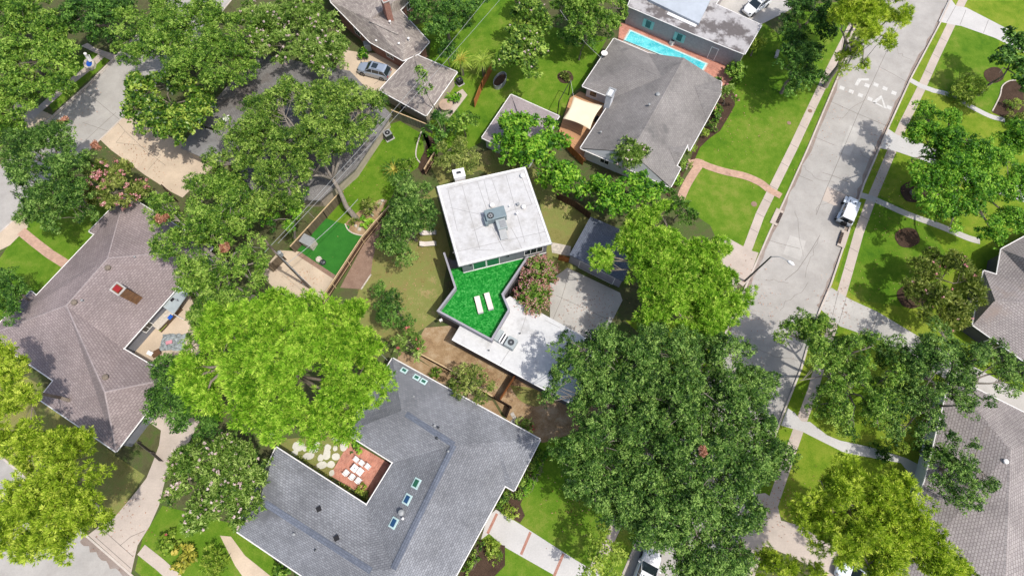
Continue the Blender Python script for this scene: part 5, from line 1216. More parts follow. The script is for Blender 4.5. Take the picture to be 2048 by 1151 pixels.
car('parked_suv', 'white SUV in the parking court at the top edge beside the stained flat roof', 1510, 17, hd(1550, -9, 1500, 24), 4.7, 1.9, 1.7, 'car_white', z=YL+.03)
car('off_road_car', 'white boxy off-road car with spare wheel parked at the right kerb', 1690, 427, hd(1676, 464, 1706, 392, .3), 4.25, 1.9, 1.85, 'car_ice', 'car_white', 'jeep', z=0.0)
car('parked_van', 'white high-roofed car parked at the kerb under the huge oak, at the bottom edge', 1287, 1148, hd(1262, 1190, 1292, 1110, .2), 5.2, 2.05, 1.95, 'car_white', z=0.0)
car('parked_suv', 'white car half hidden by the yellow-green pine at the bottom right edge', 1712, 1156, hd(1760, 1175, 1690, 1135), 4.7, 1.9, 1.65, 'car_ice', 'car_white', z=YL+.03)

# small garden things
t = thing('garden_tub', 'small white tub with blue inside next to the walk, top left', 'tub', P(182, 131)); b = B()
B().ribbon([G(182+9*math.cos(a*.628), 131+9*math.sin(a*.628)) for a in range(10)], .3, YL, YL+.45, True).build('rim', M['stone'], t); B().prism([G(182+8*math.cos(a*.628), 131+8*math.sin(a*.628)) for a in range(10)], YL, YL+.3).build('basin', M['blue'], t)
B().tube([P(180, 122, .6), P(173, 112, 1.4), P(170, 107, 1.9)], [.22, .2, .2], 8).build('slide', M['white'], t); B().tube([P(184, 122, .6), P(178, 110, 1.5)], .07, 8).build('slide_rail', M['white'], t)
t = thing('round_table', 'pinkish round table on the terrace behind the taupe garage', 'table', P(893, 216)); X, Y = G(893, 216)
B().lathe((X, Y, YL), [(.95, .72), (.97, .76)], 12).build('tabletop', M['pink_walk'], t); B().lathe((X, Y, YL), [(.25, 0), (.08, .1), (.06, .7), (.1, .715)], 12).build('pedestal', M['dark_metal'], t)
for k in range(4):
    a = .6+k*1.571; q = thing('garden_chair', 'dark garden chair tucked under the pinkish round table', 'chair', (X+1.15*math.cos(a), Y+1.15*math.sin(a), YL), a, 'chairs around the pinkish round table')
    B().box((0, 0, .43), (.45, .45, .05)).build('seat', M['dark_metal'], q, True); B().box((.24, 0, .68), (.05, .45, .45)).build('backrest', M['dark_metal'], q, True)
    for sx in (-.19, .19):
        for sy in (-.19, .19): B().box((sx, sy, .2), (.04, .04, .4)).build('leg', M['dark_metal'], q, True)
sheet('terrace_paving', [(888, 200), (925, 178), (935, 190), (908, 225), (895, 240), (878, 225)], 'walk', z4)
t = thing('stock_tank', 'oval galvanised planter tank on the lawn edge under the grey-green tree', 'planter', P(1000, 168)); X, Y = G(1000, 165)
rg = [(X+1.35*math.cos(a*.3927)*math.cos(1.1)-.75*math.sin(a*.3927)*math.sin(1.1), Y+1.35*math.cos(a*.3927)*math.sin(1.1)+.75*math.sin(a*.3927)*math.cos(1.1)) for a in range(16)]
B().ribbon(rg, .06, YL, YL+.75, True).build('tank_wall', M['duct'], t); B().prism(rg, YL, YL+.25).build('soil', M['mulch'], t)
t = thing('garden_bench', 'small white stone bench on the long lawn', 'bench', P(1552, 113)); a = hd(1552, 120, 1556, 106); X, Y = G(1552, 111)
B().box((X, Y, YL+.42), (1.3, .45, .09), a).build('seat', M['concrete'], t, bevel=.02)
for s in (-.45, .45): B().box((X+s*math.cos(a), Y+s*math.sin(a), YL+.19), (.16, .38, .38), a).build('leg', M['concrete'], t)
t = thing('storage_cabinet', 'pale square-topped cabinet by the fence on the artificial turf', 'cabinet', P(620, 487)); X, Y = G(614, 480, 1.6); a = hd(600, 500, 640, 520)
B().box((X, Y, .85), (1.45, 1.05, 1.45), a).build('body', M['stone'], t); B().box((X, Y, 1.63), (1.6, 1.2, .1), a).build('top', M['duct'], t)
for x, y, r_, lb in ((638, 519, .42, 'pinkish boulder at the edge of the artificial turf'), (646, 525, .40, 'dark boulder touching the artificial turf edge')):
    rs = random.Random(x); X, Y = G(x, y); t = B().lathe((X, Y, YL), [(r_*.9, -.05), (r_, .12), (r_*.85, .28), (r_*.4, .38), (.02, .4)], 9); t.v = [(a+rs.uniform(-.05, .05), c+rs.uniform(-.05, .05), d+rs.uniform(-.04, .04)) for a, c, d in t.v]
    o = t.build('boulder', M['stone' if x < 640 else 'dark_metal'], loc=(X, Y, YL)); tag(o, lb, 'boulder')
for k, (x, y, r_) in enumerate(((719, 458, .28), (712, 452, .2), (708, 436, .3), (745, 430, .25), (738, 418, .3), (760, 408, .28), (766, 402, .25), (700, 424, .22))):
    rs = random.Random(k); X, Y = G(x, y); t = B().lathe((X, Y, YL), [(r_*.9, -.05), (r_, .1), (r_*.7, .2), (.02, .26)], 8); t.v = [(a+rs.uniform(-.05, .05), c+rs.uniform(-.05, .05), d+rs.uniform(-.03, .03)) for a, c, d in t.v]
    o = t.build('garden_rock', M['stone'], loc=(X, Y, YL)); tag(o, 'pale rock in the curved bed at the foot of the spreading oak', 'rock', 'rocks in the curved bed')
# things on the brown house's patio
t = thing('patio_awning', 'pale grey-white shed roof attached beside the brown house', 'awning', P(352, 600)); a = hd(320, 611, 358, 572)
B().prism([G(x, y, 2.5) for x, y in ((362, 572), (381, 580), (347, 628), (326, 613))], 2.42, 2.5).build('panel', M['unit_pale'], t); 
for x, y in ((379, 580), (346, 627)): X, Y = G(x, y, 2.4); B().box((X, Y, 1.27), (.1, .1, 2.3), a).build('post', M['trim'], t)
X, Y = G(345, 599, 2.5); B().box((X, Y, 2.54), (.45, .3, .07), a).build('hatch', M['black'], t)
t = thing('outdoor_kitchen', 'grey patio counter with a blue tray beside the brown house', 'counter', P(330, 640)); X, Y = G(332, 632, 1); B().box((X, Y, .55), (3.3, .95, .86), a).build('cabinet', M['brick_dark'], t); B().box((X, Y, 1.0), (3.4, 1.05, .06), a).build('countertop', M['stone'], t); X, Y = G(341, 634, 1); B().box((X, Y, 1.06), (.55, .45, .07), a).build('tray', M['blue'], t)
t = thing('bench_box', 'lime green cushioned box seat on the tan patio', 'seat', P(322, 658)); X, Y = G(323, 652, .5); B().box((X, Y, .28), (1.1, .75, .36), a).build('base', M['brick_dark'], t); B().box((X, Y, .5), (1.05, .7, .1), a).build('cushion', M['lime'], t)
t = thing('patio_bench', 'long pale bench in the shade of the brown eave', 'bench', P(300, 655)); X, Y = G(300, 652, .5); B().box((X, Y, .45), (1.9, .35, .07), a).build('seat', M['cushion'], t)
for s in (-.7, .7): B().box((X+s*math.cos(a), Y+s*math.sin(a), .26), (.1, .3, .3), a).build('leg', M['dark_metal'], t)
t = thing('folding_table', 'small brown table with a white cloth on the tan patio', 'table', P(308, 708)); X, Y = G(312, 706, .7); B().box((X, Y, .72), (.95, .75, .04), .6).build('tabletop', M['deck_wood'], t)
for sx in (-.4, .4):
    for sy in (-.3, .3): B().box((X+sx*.8, Y+sy, .4), (.05, .05, .58), 0).build('leg', M['dark_metal'], t)
X, Y = G(300, 706, .7); o = B().box((X, Y, .755), (.7, .45, .03), -.4).build('cloth', M['white'], loc=(X, Y, .74)); tag(o, 'crumpled white cloth draped over the end of the brown patio table', 'cloth')
t = thing('tarp_heap', 'heap covered with a blue-grey tarp under the tree edge on the tan patio', 'tarp', P(345, 690)); X, Y = G(347, 684); b = B(); rs = random.Random(3); n_ = 14
for i in range(n_+1):
    for j in range(n_+1):
        u, v = i/n_-.5, j/n_-.5; b.v.append((X+u*2.8+rs.uniform(-.08, .08), Y+v*2.0+rs.uniform(-.08, .08), YL+.08+max(0, .8*(1-4*u*u)*(1-4*v*v))*rs.uniform(.6, 1.1)))
b.f = [[i*(n_+1)+j, (i+1)*(n_+1)+j, (i+1)*(n_+1)+j+1, i*(n_+1)+j+1] for i in range(n_) for j in range(n_)]; b.build('tarp', M['blue_tarp'], t); X, Y = G(340, 685, .8); B().box((X, Y, 1.0), (.7, .4, .12), .3).build('pad', M['pink'], t)
for k, (x, y) in enumerate(((1025, 828), (1029, 835), (1026, 842))):
    o = B().box((*G(x, y), YL+.05), (.4, .4, .06), .5).build('stepping_stone', M['concrete'], loc=(*G(x, y), YL)); tag(o, 'square pale stepping stone by the corner of the grey house', 'stepping stone', 'stepping stones near the zigzag fence')
t = thing('waste_bin', 'green wheeled bin between the taupe garage and the fence', 'bin', P(785, 203)); X, Y = G(785, 203); B().box((X, Y, .6), (.55, .6, .95), .3, 1.1).build('body', M['green_plastic'], t); B().box((X, Y, 1.12), (.62, .68, .07), .3).build('lid', M['green_plastic'], t)
t = thing('waste_bin', 'pale green bin against the brick wall beside the parked silver SUV', 'bin', P(737, 98)); X, Y = G(737, 98); B().box((X, Y, .65), (.8, .9, 1.05), .3, 1.05).build('body', M['unit_pale'], t); B().box((X, Y, 1.2), (.9, 1.0, .07), .3).build('lid', M['unit_pale'], t)
for x, y, lb in ((808, 222, 'black round barbecue behind the taupe garage'),):
    t = thing('kettle_grill', lb, 'grill', P(x, y)); X, Y = G(x, y); B().lathe((X, Y, .6), [(.1, 0), (.3, .15), (.33, .3), (.25, .45), (.03, .52)], 14).build('bowl', M['black'], t)
    for k in range(3): B().tube([(X+.35*math.cos(k*2.1), Y+.35*math.sin(k*2.1), YL), (X+.1*math.cos(k*2.1), Y+.1*math.sin(k*2.1), .7)], .02, 5).build('leg', M['dark_metal'], t)
# ================================================================== TREES AND PLANTS
# the huge oak, bottom centre-right, and its neighbour
tree('live_oak', 'huge dark green oak with thin pale twigs spreading over the street at the bottom', 'tree',
     [(1300, 760, 70), (1210, 800, 75), (1370, 800, 85), (1470, 830, 85), (1180, 890, 75), (1290, 890, 95), (1410, 920, 95), (1500, 930, 60), (1240, 980, 80), (1360, 1020, 95), (1470, 1030, 60), (1310, 1045, 55), (1410, 1100, 70), (1385, 1150, 50), (1470, 1120, 40), (1545, 900, 45), (1160, 960, 40)],
     13.5, 'fine', 'oak', 11, base=(1330, 930), tr=.5, dead=[(1405, 902, 8)], bark='bark_pale', branches=34, cover=1.1, hole=.04)
tree('live_oak', 'dark green oak overhanging the end of the low white roof and the shaded drive', 'tree',
     [(1140, 745, 48), (1210, 695, 60), (1290, 700, 60), (1360, 700, 58), (1430, 710, 55), (1130, 690, 32), (1510, 760, 50), (1110, 800, 30), (1480, 700, 32), (1250, 755, 50)],
     11.5, 'fine', 'oak', 12, base=(1270, 760), tr=.36, bark='bark_pale', branches=30, hole=.06)
# pines
tree('umbrella_pine', 'broad bright lime-green pine with flat puffy crown in the lower left middle', 'tree',
     [(400, 730, 62), (440, 660, 62), (520, 640, 66), (600, 630, 58), (670, 640, 60), (720, 690, 52), (745, 760, 45), (690, 790, 60), (640, 720, 70), (560, 720, 75), (480, 740, 70), (410, 790, 45), (480, 820, 50), (560, 820, 62), (630, 850, 42), (690, 845, 38), (380, 770, 38), (710, 620, 25), (560, 600, 28)],
     17, 'pine', 'pine', 21, base=(590, 745), tr=.42, zz=.34, bark='bark', cover=1.0, hole=.04, low=.6, branches=6)
tree('pine', 'bright green pine beside the street lamp, overlapping the slate garage', 'tree',
     [(1205, 520, 28, 9.5), (1222, 540, 18, 9), (1192, 505, 16, 9.5), (1275, 450, 45), (1330, 435, 36), (1300, 500, 52), (1375, 500, 48), (1340, 560, 55), (1420, 545, 45), (1290, 570, 40), (1395, 600, 45), (1340, 620, 36), (1455, 590, 40), (1440, 500, 26), (1430, 640, 34), (1300, 630, 26), (1480, 570, 24), (1380, 660, 28), (1435, 680, 22), (1345, 585, 40), (1385, 560, 40), (1255, 490, 28), (1488, 590, 28), (1465, 615, 28), (1440, 560, 36), (1300, 435, 34), (1420, 610, 36), (1270, 480, 34), (1320, 530, 40), (1400, 650, 30), (1345, 480, 36)],
     11.5, 'pine', 'pine_mid', 22, base=(1330, 600), tr=.35, zz=.5, bark='bark', hole=.12, low=.5, cover=1.2, branches=3)
tree('pine', 'yellow-green pine spreading across the bottom right corner', 'tree',
     [(1670, 980, 34), (1600, 1035, 26), (1695, 950, 38), (1740, 990, 45), (1800, 985, 42), (1620, 1005, 32), (1655, 1040, 36), (1720, 1050, 45), (1790, 1050, 55), (1850, 1070, 48), (1860, 1120, 45), (1780, 1110, 45), (1900, 1130, 34), (1690, 1110, 38), (1640, 1090, 22), (1770, 1020, 38), (1700, 1000, 34), (1830, 1010, 34), (1640, 960, 22), (1750, 1150, 45), (1935, 1150, 25)],
     14, 'pine', 'pine_yellow', 24, base=(1640, 995), tr=.4, zz=.45, bark='bark', hole=.12, low=.5, cover=1.2, branches=4)
tree('pine', 'low yellow-green pine by the sidewalk at the bottom, left of the big corner pine', 'tree', [(1535, 1120, 26), (1560, 1145, 26), (1600, 1135, 24), (1630, 1150, 24), (1520, 1150, 20)], 7, 'pine', 'pine_yellow', 25, tr=.14, zz=.6)
tree('pine', 'yellow-green pine reaching over the street in the lower left corner', 'tree',
     [(100, 985, 36), (60, 1000, 36), (150, 1000, 34), (110, 930, 34), (60, 900, 45), (115, 890, 35), (165, 880, 34), (60, 970, 50), (125, 960, 30), (185, 945, 24), (30, 1030, 45), (95, 1030, 48), (155, 1030, 40), (205, 1035, 26), (60, 1085, 40), (125, 1080, 35), (20, 880, 35), (15, 1085, 30), (130, 1110, 16), (185, 1010, 22), (210, 940, 14)],
     13, 'pine', 'pine_yellow', 26, base=(150, 985), tr=.3, zz=.5, bark='bark', hole=.05, low=.55, cover=1.3, branches=4)
tree('pine', 'olive-yellow pine at the left edge below the brown roof', 'tree', [(20, 740, 40), (50, 790, 32), (10, 810, 42), (60, 840, 20), (0, 700, 24)], 11, 'pine', 'pine_yellow', 27, tr=.25, zz=.5)
tree('tall_pine', 'yellow-green pine leaning over the street at the top, above the long sidewalk', 'tree',
     [(1700, 20, 34), (1745, 15, 40), (1790, 25, 34), (1680, 55, 24), (1730, 60, 34), (1775, 70, 26), (1700, -20, 34), (1770, -25, 45), (1700, 110, 22, 8), (1725, 130, 15, 7), (1690, 140, 16, 7)],
     15, 'pine', 'pine_yellow', 28, base=(1650, 172), tr=.32, zz=.5, bark='bark_pale', hole=.12)
# oaks of the left half
tree('spreading_oak', 'oak with pale forked limbs showing, leaning from the bed beside the turf', 'tree',
     [(560, 215, 46), (620, 210, 44), (680, 200, 44), (730, 215, 34), (510, 260, 48), (570, 290, 52), (640, 270, 50), (700, 270, 34), (480, 330, 44), (545, 350, 45), (600, 340, 32), (440, 325, 30), (530, 395, 36), (575, 385, 30), (728, 200, 24), (450, 250, 20), (700, 235, 38), (725, 205, 30), (665, 300, 34), (748, 232, 20), (500, 300, 36), (620, 180, 30), (728, 190, 24), (690, 178, 30), (645, 180, 34), (590, 185, 34), (540, 200, 32), (720, 250, 30), (500, 210, 30), (750, 200, 24), (470, 280, 30), (665, 240, 36)],
     11.5, 'fine', 'oak_olive', 31, base=(712, 436), tr=.30, bark='bark_pale', branches=30, low=.42, hole=.14)
tree('live_oak', 'dense green oak with orange dead tufts right of the brown roof', 'tree',
     [(330, 420, 45), (390, 380, 44), (450, 370, 40), (350, 480, 50), (420, 450, 52), (480, 430, 44), (390, 540, 50), (450, 530, 52), (420, 610, 50), (470, 600, 44), (500, 490, 30), (400, 660, 36), (455, 660, 36), (505, 560, 28), (525, 520, 22), (520, 605, 26), (310, 380, 22), (500, 380, 30), (365, 575, 22)],
     10, 'fine', 'oak_fresh', 32, base=(455, 540), tr=.36, dead=[(322, 438, 11), (447, 494, 11)], bark='bark_pale', branches=26)
tree('live_oak', 'thin oak with bare pale trunks rising beside the brown fence', 'tree', [(590, 420, 24), (560, 400, 22), (610, 390, 20), (575, 455, 16), (628, 435, 16), (540, 440, 20)], 8, 'fine', 'bright', 33, base=(590, 475), tr=.14, bark='bark_pale', branches=16, hole=.3, low=.3)
tree('live_oak', 'dark ivy-green tree crowding the lower right edge of the brown roof', 'tree', [(330, 740, 38), (320, 790, 38), (350, 840, 36), (400, 850, 30), (370, 790, 40), (310, 830, 22), (430, 860, 20)], 7, 'fine', 'dark', 34, tr=.2, hole=.05)
tree('magnolia', 'glossy yellow-green magnolia beside the left street', 'tree', [(290, 175, 38), (340, 165, 38), (390, 190, 34), (270, 220, 30), (320, 225, 40), (370, 235, 34), (400, 215, 28), (330, 270, 24), (300, 255, 24), (360, 270, 20), (250, 185, 16)], 9, 'big', 'magnolia', 35, tr=.26, cover=1.1)
tree('live_oak', 'wide fine-leaved oak over the end of the left street at the top', 'tree', [(300, 90, 40), (350, 140, 30), (350, 70, 44), (420, 80, 40), (490, 120, 30), (260, 60, 38), (310, 50, 44), (370, 40, 44), (430, 50, 44), (330, 100, 44), (390, 110, 40), (460, 100, 40), (270, 110, 30), (480, 50, 36), (430, 150, 32), (500, 140, 24), (250, 30, 26), (400, 0, 40), (320, 0, 40), (470, 150, 26), (240, 85, 20)], 11, 'fine', 'oak_fresh', 36, tr=.36, base=(380, 130))
tree('street_tree', 'rounded mid-green tree filling the upper left corner', 'tree', [(40, 40, 50), (100, 50, 48), (30, 110, 52), (90, 120, 48), (130, 100, 34), (60, 170, 46), (20, 180, 40), (110, 165, 32), (140, 140, 22), (0, 20, 40), (60, -10, 50)], 10, 'oak', 'oak_fresh', 37, tr=.3, base=(85, 150))
tree('street_tree', 'darker tree behind the corner tree at the top left', 'tree', [(160, 25, 42), (205, 20, 40), (190, 60, 30), (150, -15, 40), (230, -10, 40), (140, 60, 22)], 9, 'oak', 'dark', 38, tr=.26)
tree('flowering_tree', 'broad bright green crape myrtle with sparse pale flowers left of the taupe house', 'tree', [(540, 40, 46), (600, 30, 48), (655, 50, 42), (560, 90, 42), (620, 95, 44), (670, 95, 30), (500, 30, 36), (590, -10, 50), (520, 90, 30), (640, 130, 24), (685, 125, 15)], 8.5, 'spray', 'myrtle', 39, tr=.24, blossoms=('blossom_pale', .3, 9, .16))
tree('street_tree', 'round dark tree at the left edge above the pink myrtle', 'tree', [(60, 290, 46), (110, 275, 40), (50, 350, 50), (110, 340, 50), (150, 310, 34), (30, 300, 34), (90, 400, 46), (140, 390, 42), (60, 420, 34), (170, 430, 26), (110, 440, 28)], 10, 'fine', 'oak', 40, tr=.3, dead=[(128, 240, 9), (190, 290, 8)], hole=.06)
tree('crape_myrtle', 'crape myrtle with pink and orange flower heads above the brown roof', 'tree', [(205, 345, 32), (245, 345, 30), (225, 385, 36), (270, 385, 26), (185, 385, 24), (255, 405, 22)], 7, 'spray', 'olive', 41, tr=.16, blossoms=('blossom', .75, 16, .24))
tree('street_tree', 'small dark tree at the left edge between lawn and street', 'tree', [(20, 170, 30), (0, 225, 42), (25, 240, 28), (5, 270, 24)], 6, 'oak', 'oak_fresh', 42, tr=.16)
tree('street_tree', 'small rounded tree on the left lawn beside the brown house', 'tree', [(20, 560, 30), (10, 590, 34), (40, 600, 22), (5, 540, 20), (5, 625, 26)], 6.5, 'fine', 'dark', 43, tr=.16)
tree('crape_myrtle', 'large round crape myrtle with sparse pale blossoms left of the grey house', 'tree', [(385, 925, 44), (435, 910, 44), (485, 915, 40), (370, 975, 44), (430, 970, 50), (490, 970, 44), (400, 1025, 42), (455, 1025, 42), (520, 940, 28), (510, 1010, 28), (345, 945, 22), (430, 880, 24)], 7.5, 'spray', 'myrtle', 44, tr=.22, blossoms=('blossom_pale', .5, 6, .13), hole=.03)
# centre
tree('yard_tree', 'mid-green tree standing in the middle back yard left of the modern house', 'tree', [(820, 400, 36), (815, 450, 36), (850, 410, 26), (795, 480, 30), (805, 365, 28), (840, 385, 30), (800, 410, 34), (845, 430, 36), (790, 455, 30), (825, 475, 34), (775, 500, 24), (810, 510, 24), (865, 450, 16), (765, 480, 18)], 8, 'fine', 'oak', 51, tr=.2)
tree('yard_tree', 'small blue-green tree in the yard just above the lime-green pine', 'tree', [(775, 605, 30), (765, 585, 24), (790, 600, 28), (780, 630, 26), (805, 640, 20), (750, 570, 14)], 5.5, 'fine', 'dark', 52, tr=.12, hole=.03)
tree('crape_myrtle', 'small crape myrtle with reddish flowers at the edge of the dirt yard', 'tree', [(815, 675, 22), (835, 690, 18), (805, 705, 20), (828, 720, 16), (795, 680, 12)], 4.5, 'spray', 'myrtle', 53, tr=.08, blossoms=('blossom_red', .5, 8, .14))
tree('yard_tree', 'round olive-green tree between the small lawn and the white chimney', 'tree', [(895, 300, 24), (925, 295, 24), (945, 310, 20), (905, 325, 24), (935, 335, 20), (880, 320, 16)], 5.5, 'fine', 'olive', 54, tr=.14, hole=.04)
tree('ash_tree', 'bright green tree overlapping the pale garage and the white roof corner', 'tree', [(1045, 265, 34), (1090, 255, 24), (1060, 300, 30), (1020, 245, 30), (1060, 245, 30), (1030, 285, 34), (1080, 280, 34), (1115, 290, 26), (1000, 285, 22), (1040, 320, 22), (1010, 310, 14), (1095, 315, 22)], 8, 'big', 'bright', 55, tr=.2)
tree('ash_tree', 'bright green tree right of the white roof corner', 'tree', [(1125, 355, 26), (1150, 350, 20), (1100, 345, 26), (1135, 340, 24), (1120, 370, 24), (1150, 375, 20), (1080, 350, 16), (1175, 360, 14), (1165, 395, 16)], 7, 'big', 'bright', 56, tr=.16, base=(1140, 385))
tree('ash_tree', 'vivid green tree below the pale flowering tree, above the slate garage', 'tree', [(1225, 385, 28), (1270, 385, 26), (1200, 365, 28), (1240, 360, 28), (1285, 365, 28), (1210, 400, 24), (1250, 400, 26), (1300, 390, 22), (1325, 375, 18), (1230, 425, 12), (1190, 415, 12)], 7, 'big', 'bright', 57, tr=.2, cover=1.1)
tree('crape_myrtle', 'pale-flowered feathery tree against the hip-roofed house', 'tree', [(1265, 305, 28), (1245, 295, 26), (1280, 295, 24), (1260, 320, 26), (1295, 320, 18), (1235, 320, 16)], 6, 'spray', 'myrtle', 58, tr=.12, blossoms=('blossom_pale', .5, 5, .12))
tree('young_tree', 'loose thin-leaved young tree on the edge of the lower lawn', 'tree', [(1360, 405, 24), (1385, 400, 20), (1375, 430, 22), (1350, 380, 16), (1400, 425, 12), (1340, 415, 16)], 5.5, 'spray', 'dark', 59, tr=.08, hole=.35, branches=24)
burst('crape_myrtle', 'upper clump of radiating pink-tipped stems beside the terrace', 1078, 545, 41, 5.4, 120, 'oak_fresh', 'blossom', 60)
burst('crape_myrtle', 'lower clump of radiating pink-tipped stems between terrace and drive', 1066, 594, 44, 5.0, 130, 'oak_fresh', 'blossom', 61)
tree('olive_tree', 'round yellow-olive tree between the dirt yard and the grey roof', 'tree', [(920, 745, 22), (950, 750, 24), (930, 775, 24), (960, 785, 20), (905, 760, 16), (975, 770, 14)], 5, 'fine', 'olive', 62, tr=.12, hole=.03)
# top middle
tree('grey_green_tree', 'grey-green tree with pale flecks on the upper lawn', 'tree', [(1050, 20, 34), (1080, 45, 28), (1035, 70, 34), (1070, 95, 28), (1030, 120, 30), (1060, 135, 26), (1005, 130, 20), (1010, 90, 20), (1060, -15, 34)], 8, 'big', 'oak_olive', 63, tr=.2, blossoms=('blossom_pale', .25, 5, .12))
tree('yard_tree', 'dark tree at the top edge right of the brick chimney', 'tree', [(850, 15, 34), (900, 20, 34), (940, 35, 26), (870, 55, 26), (910, 60, 20), (960, 0, 30), (830, -10, 30)], 8, 'oak', 'dark', 64, tr=.2)
tree('yard_tree', 'small dark tree beside the corner of the taupe roofs', 'tree', [(895, 95, 20), (905, 115, 16), (880, 85, 12)], 6, 'oak', 'dark', 65, tr=.1)
tree('yard_tree', 'large green tree at the top edge left of the pool', 'tree', [(1150, 10, 38), (1200, 5, 38), (1240, 15, 30), (1165, 50, 28), (1215, 45, 28), (1130, 40, 20), (1190, -30, 40), (1120, 5, 20)], 9, 'oak', 'oak_fresh', 66, tr=.26)
tree('yard_tree', 'dark shaded tree beyond the pool corner', 'tree', [(1115, 70, 18), (1190, 80, 20), (1225, 70, 14), (1150, 75, 18)], 5, 'oak', 'dark', 67, tr=.1)
tree('street_tree', 'leafy tree over the taupe garage roof on a bare pale trunk', 'tree', [(845, 155, 16), (850, 175, 14), (840, 140, 10)], 8, 'oak', 'oak_fresh', 68, base=(885, 250), tr=.12, bark='bark_pale')
tree('fruit_tree', 'rounded leafy tree below the round table', 'tree', [(925, 225, 18), (940, 240, 16), (915, 245, 16)], 5, 'big', 'oak_fresh', 69, tr=.1)
tree('banana_clump', 'dark leafy clump in the bed by the fence corner', 'tree', [(865, 225, 12), (860, 250, 15), (880, 275, 18), (900, 260, 14)], 4.5, 'big', 'dark', 70, tr=.1)
tree('shade_tree', 'dark tree on the shaded lawn beside the long sidewalk at the top', 'tree', [(1590, 110, 32), (1625, 115, 28), (1600, 150, 32), (1635, 150, 24), (1570, 135, 22), (1590, 75, 26), (1640, 90, 22), (1590, 180, 18)], 8, 'oak', 'dark', 71, tr=.2)
tree('shade_tree', 'dark tree at the top edge next to the parking court', 'tree', [(1600, 15, 36), (1640, 25, 36), (1570, 45, 20), (1650, 60, 26), (1630, -20, 36), (1680, -10, 24), (1580, 60, 18)], 9, 'oak', 'dark', 72, tr=.22)
# right of the street
tree('oak_tree', 'big bright green oak on the right, above the pinkish myrtle', 'tree', [(1820, 320, 22), (1890, 330, 44), (1950, 320, 44), (1960, 400, 44), (1850, 270, 36), (1890, 290, 40), (1940, 280, 44), (1990, 300, 46), (2040, 280, 46), (1870, 350, 42), (1930, 350, 50), (1990, 370, 52), (2040, 360, 40), (1900, 410, 42), (1960, 430, 44), (2020, 430, 38), (1850, 225, 26), (1900, 235, 26), (1990, 470, 28), (1860, 400, 28), (1900, 455, 20)], 10, 'oak', 'bright', 81, base=(1826, 386), tr=.36, hole=.14, cover=1.05)
tree('oak_tree', 'dark broad-leaved tree at the upper right edge beside the white drive', 'tree', [(2010, 110, 26), (2040, 80, 34), (2040, 130, 34), (2000, 145, 16), (2060, 170, 30)], 8, 'big', 'dark', 82, tr=.2)
tree('crape_myrtle', 'broad olive crape myrtle with faded pink flowers against the light grey roof', 'tree', [(1850, 540, 32), (1900, 530, 36), (1940, 560, 34), (1870, 590, 36), (1920, 610, 36), (1830, 580, 26), (1890, 645, 28), (1850, 625, 22), (1955, 600, 20), (1870, 510, 20)], 7, 'spray', 'olive', 83, base=(1832, 592), tr=.2, blossoms=('blossom', .2, 6, .12), hole=.08)
tree('live_oak', 'open fine-leaved oak at the right kerb, shading the driveway apron', 'tree', [(1600, 645, 36), (1650, 650, 30), (1575, 665, 24), (1640, 700, 36), (1700, 700, 40), (1750, 690, 34), (1660, 755, 40), (1720, 750, 42), (1600, 760, 34), (1620, 810, 30), (1680, 820, 36), (1740, 810, 38), (1720, 665, 18), (1775, 740, 36), (1780, 800, 34), (1700, 860, 24), (1630, 720, 24), (1760, 860, 24)], 10, 'fine', 'oak_fresh', 84, base=(1700, 770), tr=.28, bark='bark_pale', branches=30, hole=.2)
tree('live_oak', 'fine-leaved oak in front of the two right-hand houses', 'tree', [(1800, 700, 38), (1850, 710, 36), (1900, 700, 34), (1950, 720, 36), (2000, 720, 34), (1790, 760, 40), (1850, 770, 42), (1910, 770, 40), (1960, 760, 34), (1800, 820, 36), (1860, 830, 34), (1890, 860, 28), (2020, 760, 30), (1880, 660, 24), (1990, 690, 24), (2040, 740, 24), (1830, 740, 40), (1880, 735, 36), (1850, 870, 28), (1930, 810, 30), (1970, 800, 24), (1800, 870, 26)], 9.5, 'fine', 'oak', 85, base=(1850, 800), tr=.3, bark='bark_pale', branches=26, hole=.16)
tree('live_oak', 'grey-green oak overlapping the lower right brown roof', 'tree', [(1890, 930, 34), (1930, 925, 34), (1970, 950, 34), (1930, 980, 36), (1890, 975, 28), (1985, 985, 22), (1945, 1010, 22), (1905, 900, 18), (1880, 900, 26), (1955, 900, 22)], 9, 'fine', 'oak', 86, base=(1850, 930), tr=.24, bark='bark_pale', branches=26, hole=.12)
# bottom centre
tree('small_pine', 'small yellow-green tree by the kerb left of the parked van', 'tree', [(1200, 1085, 26), (1225, 1100, 26), (1190, 1120, 28), (1225, 1140, 26), (1205, 1060, 16), (1175, 1145, 18)], 7, 'oak', 'ivy', 87, tr=.14)
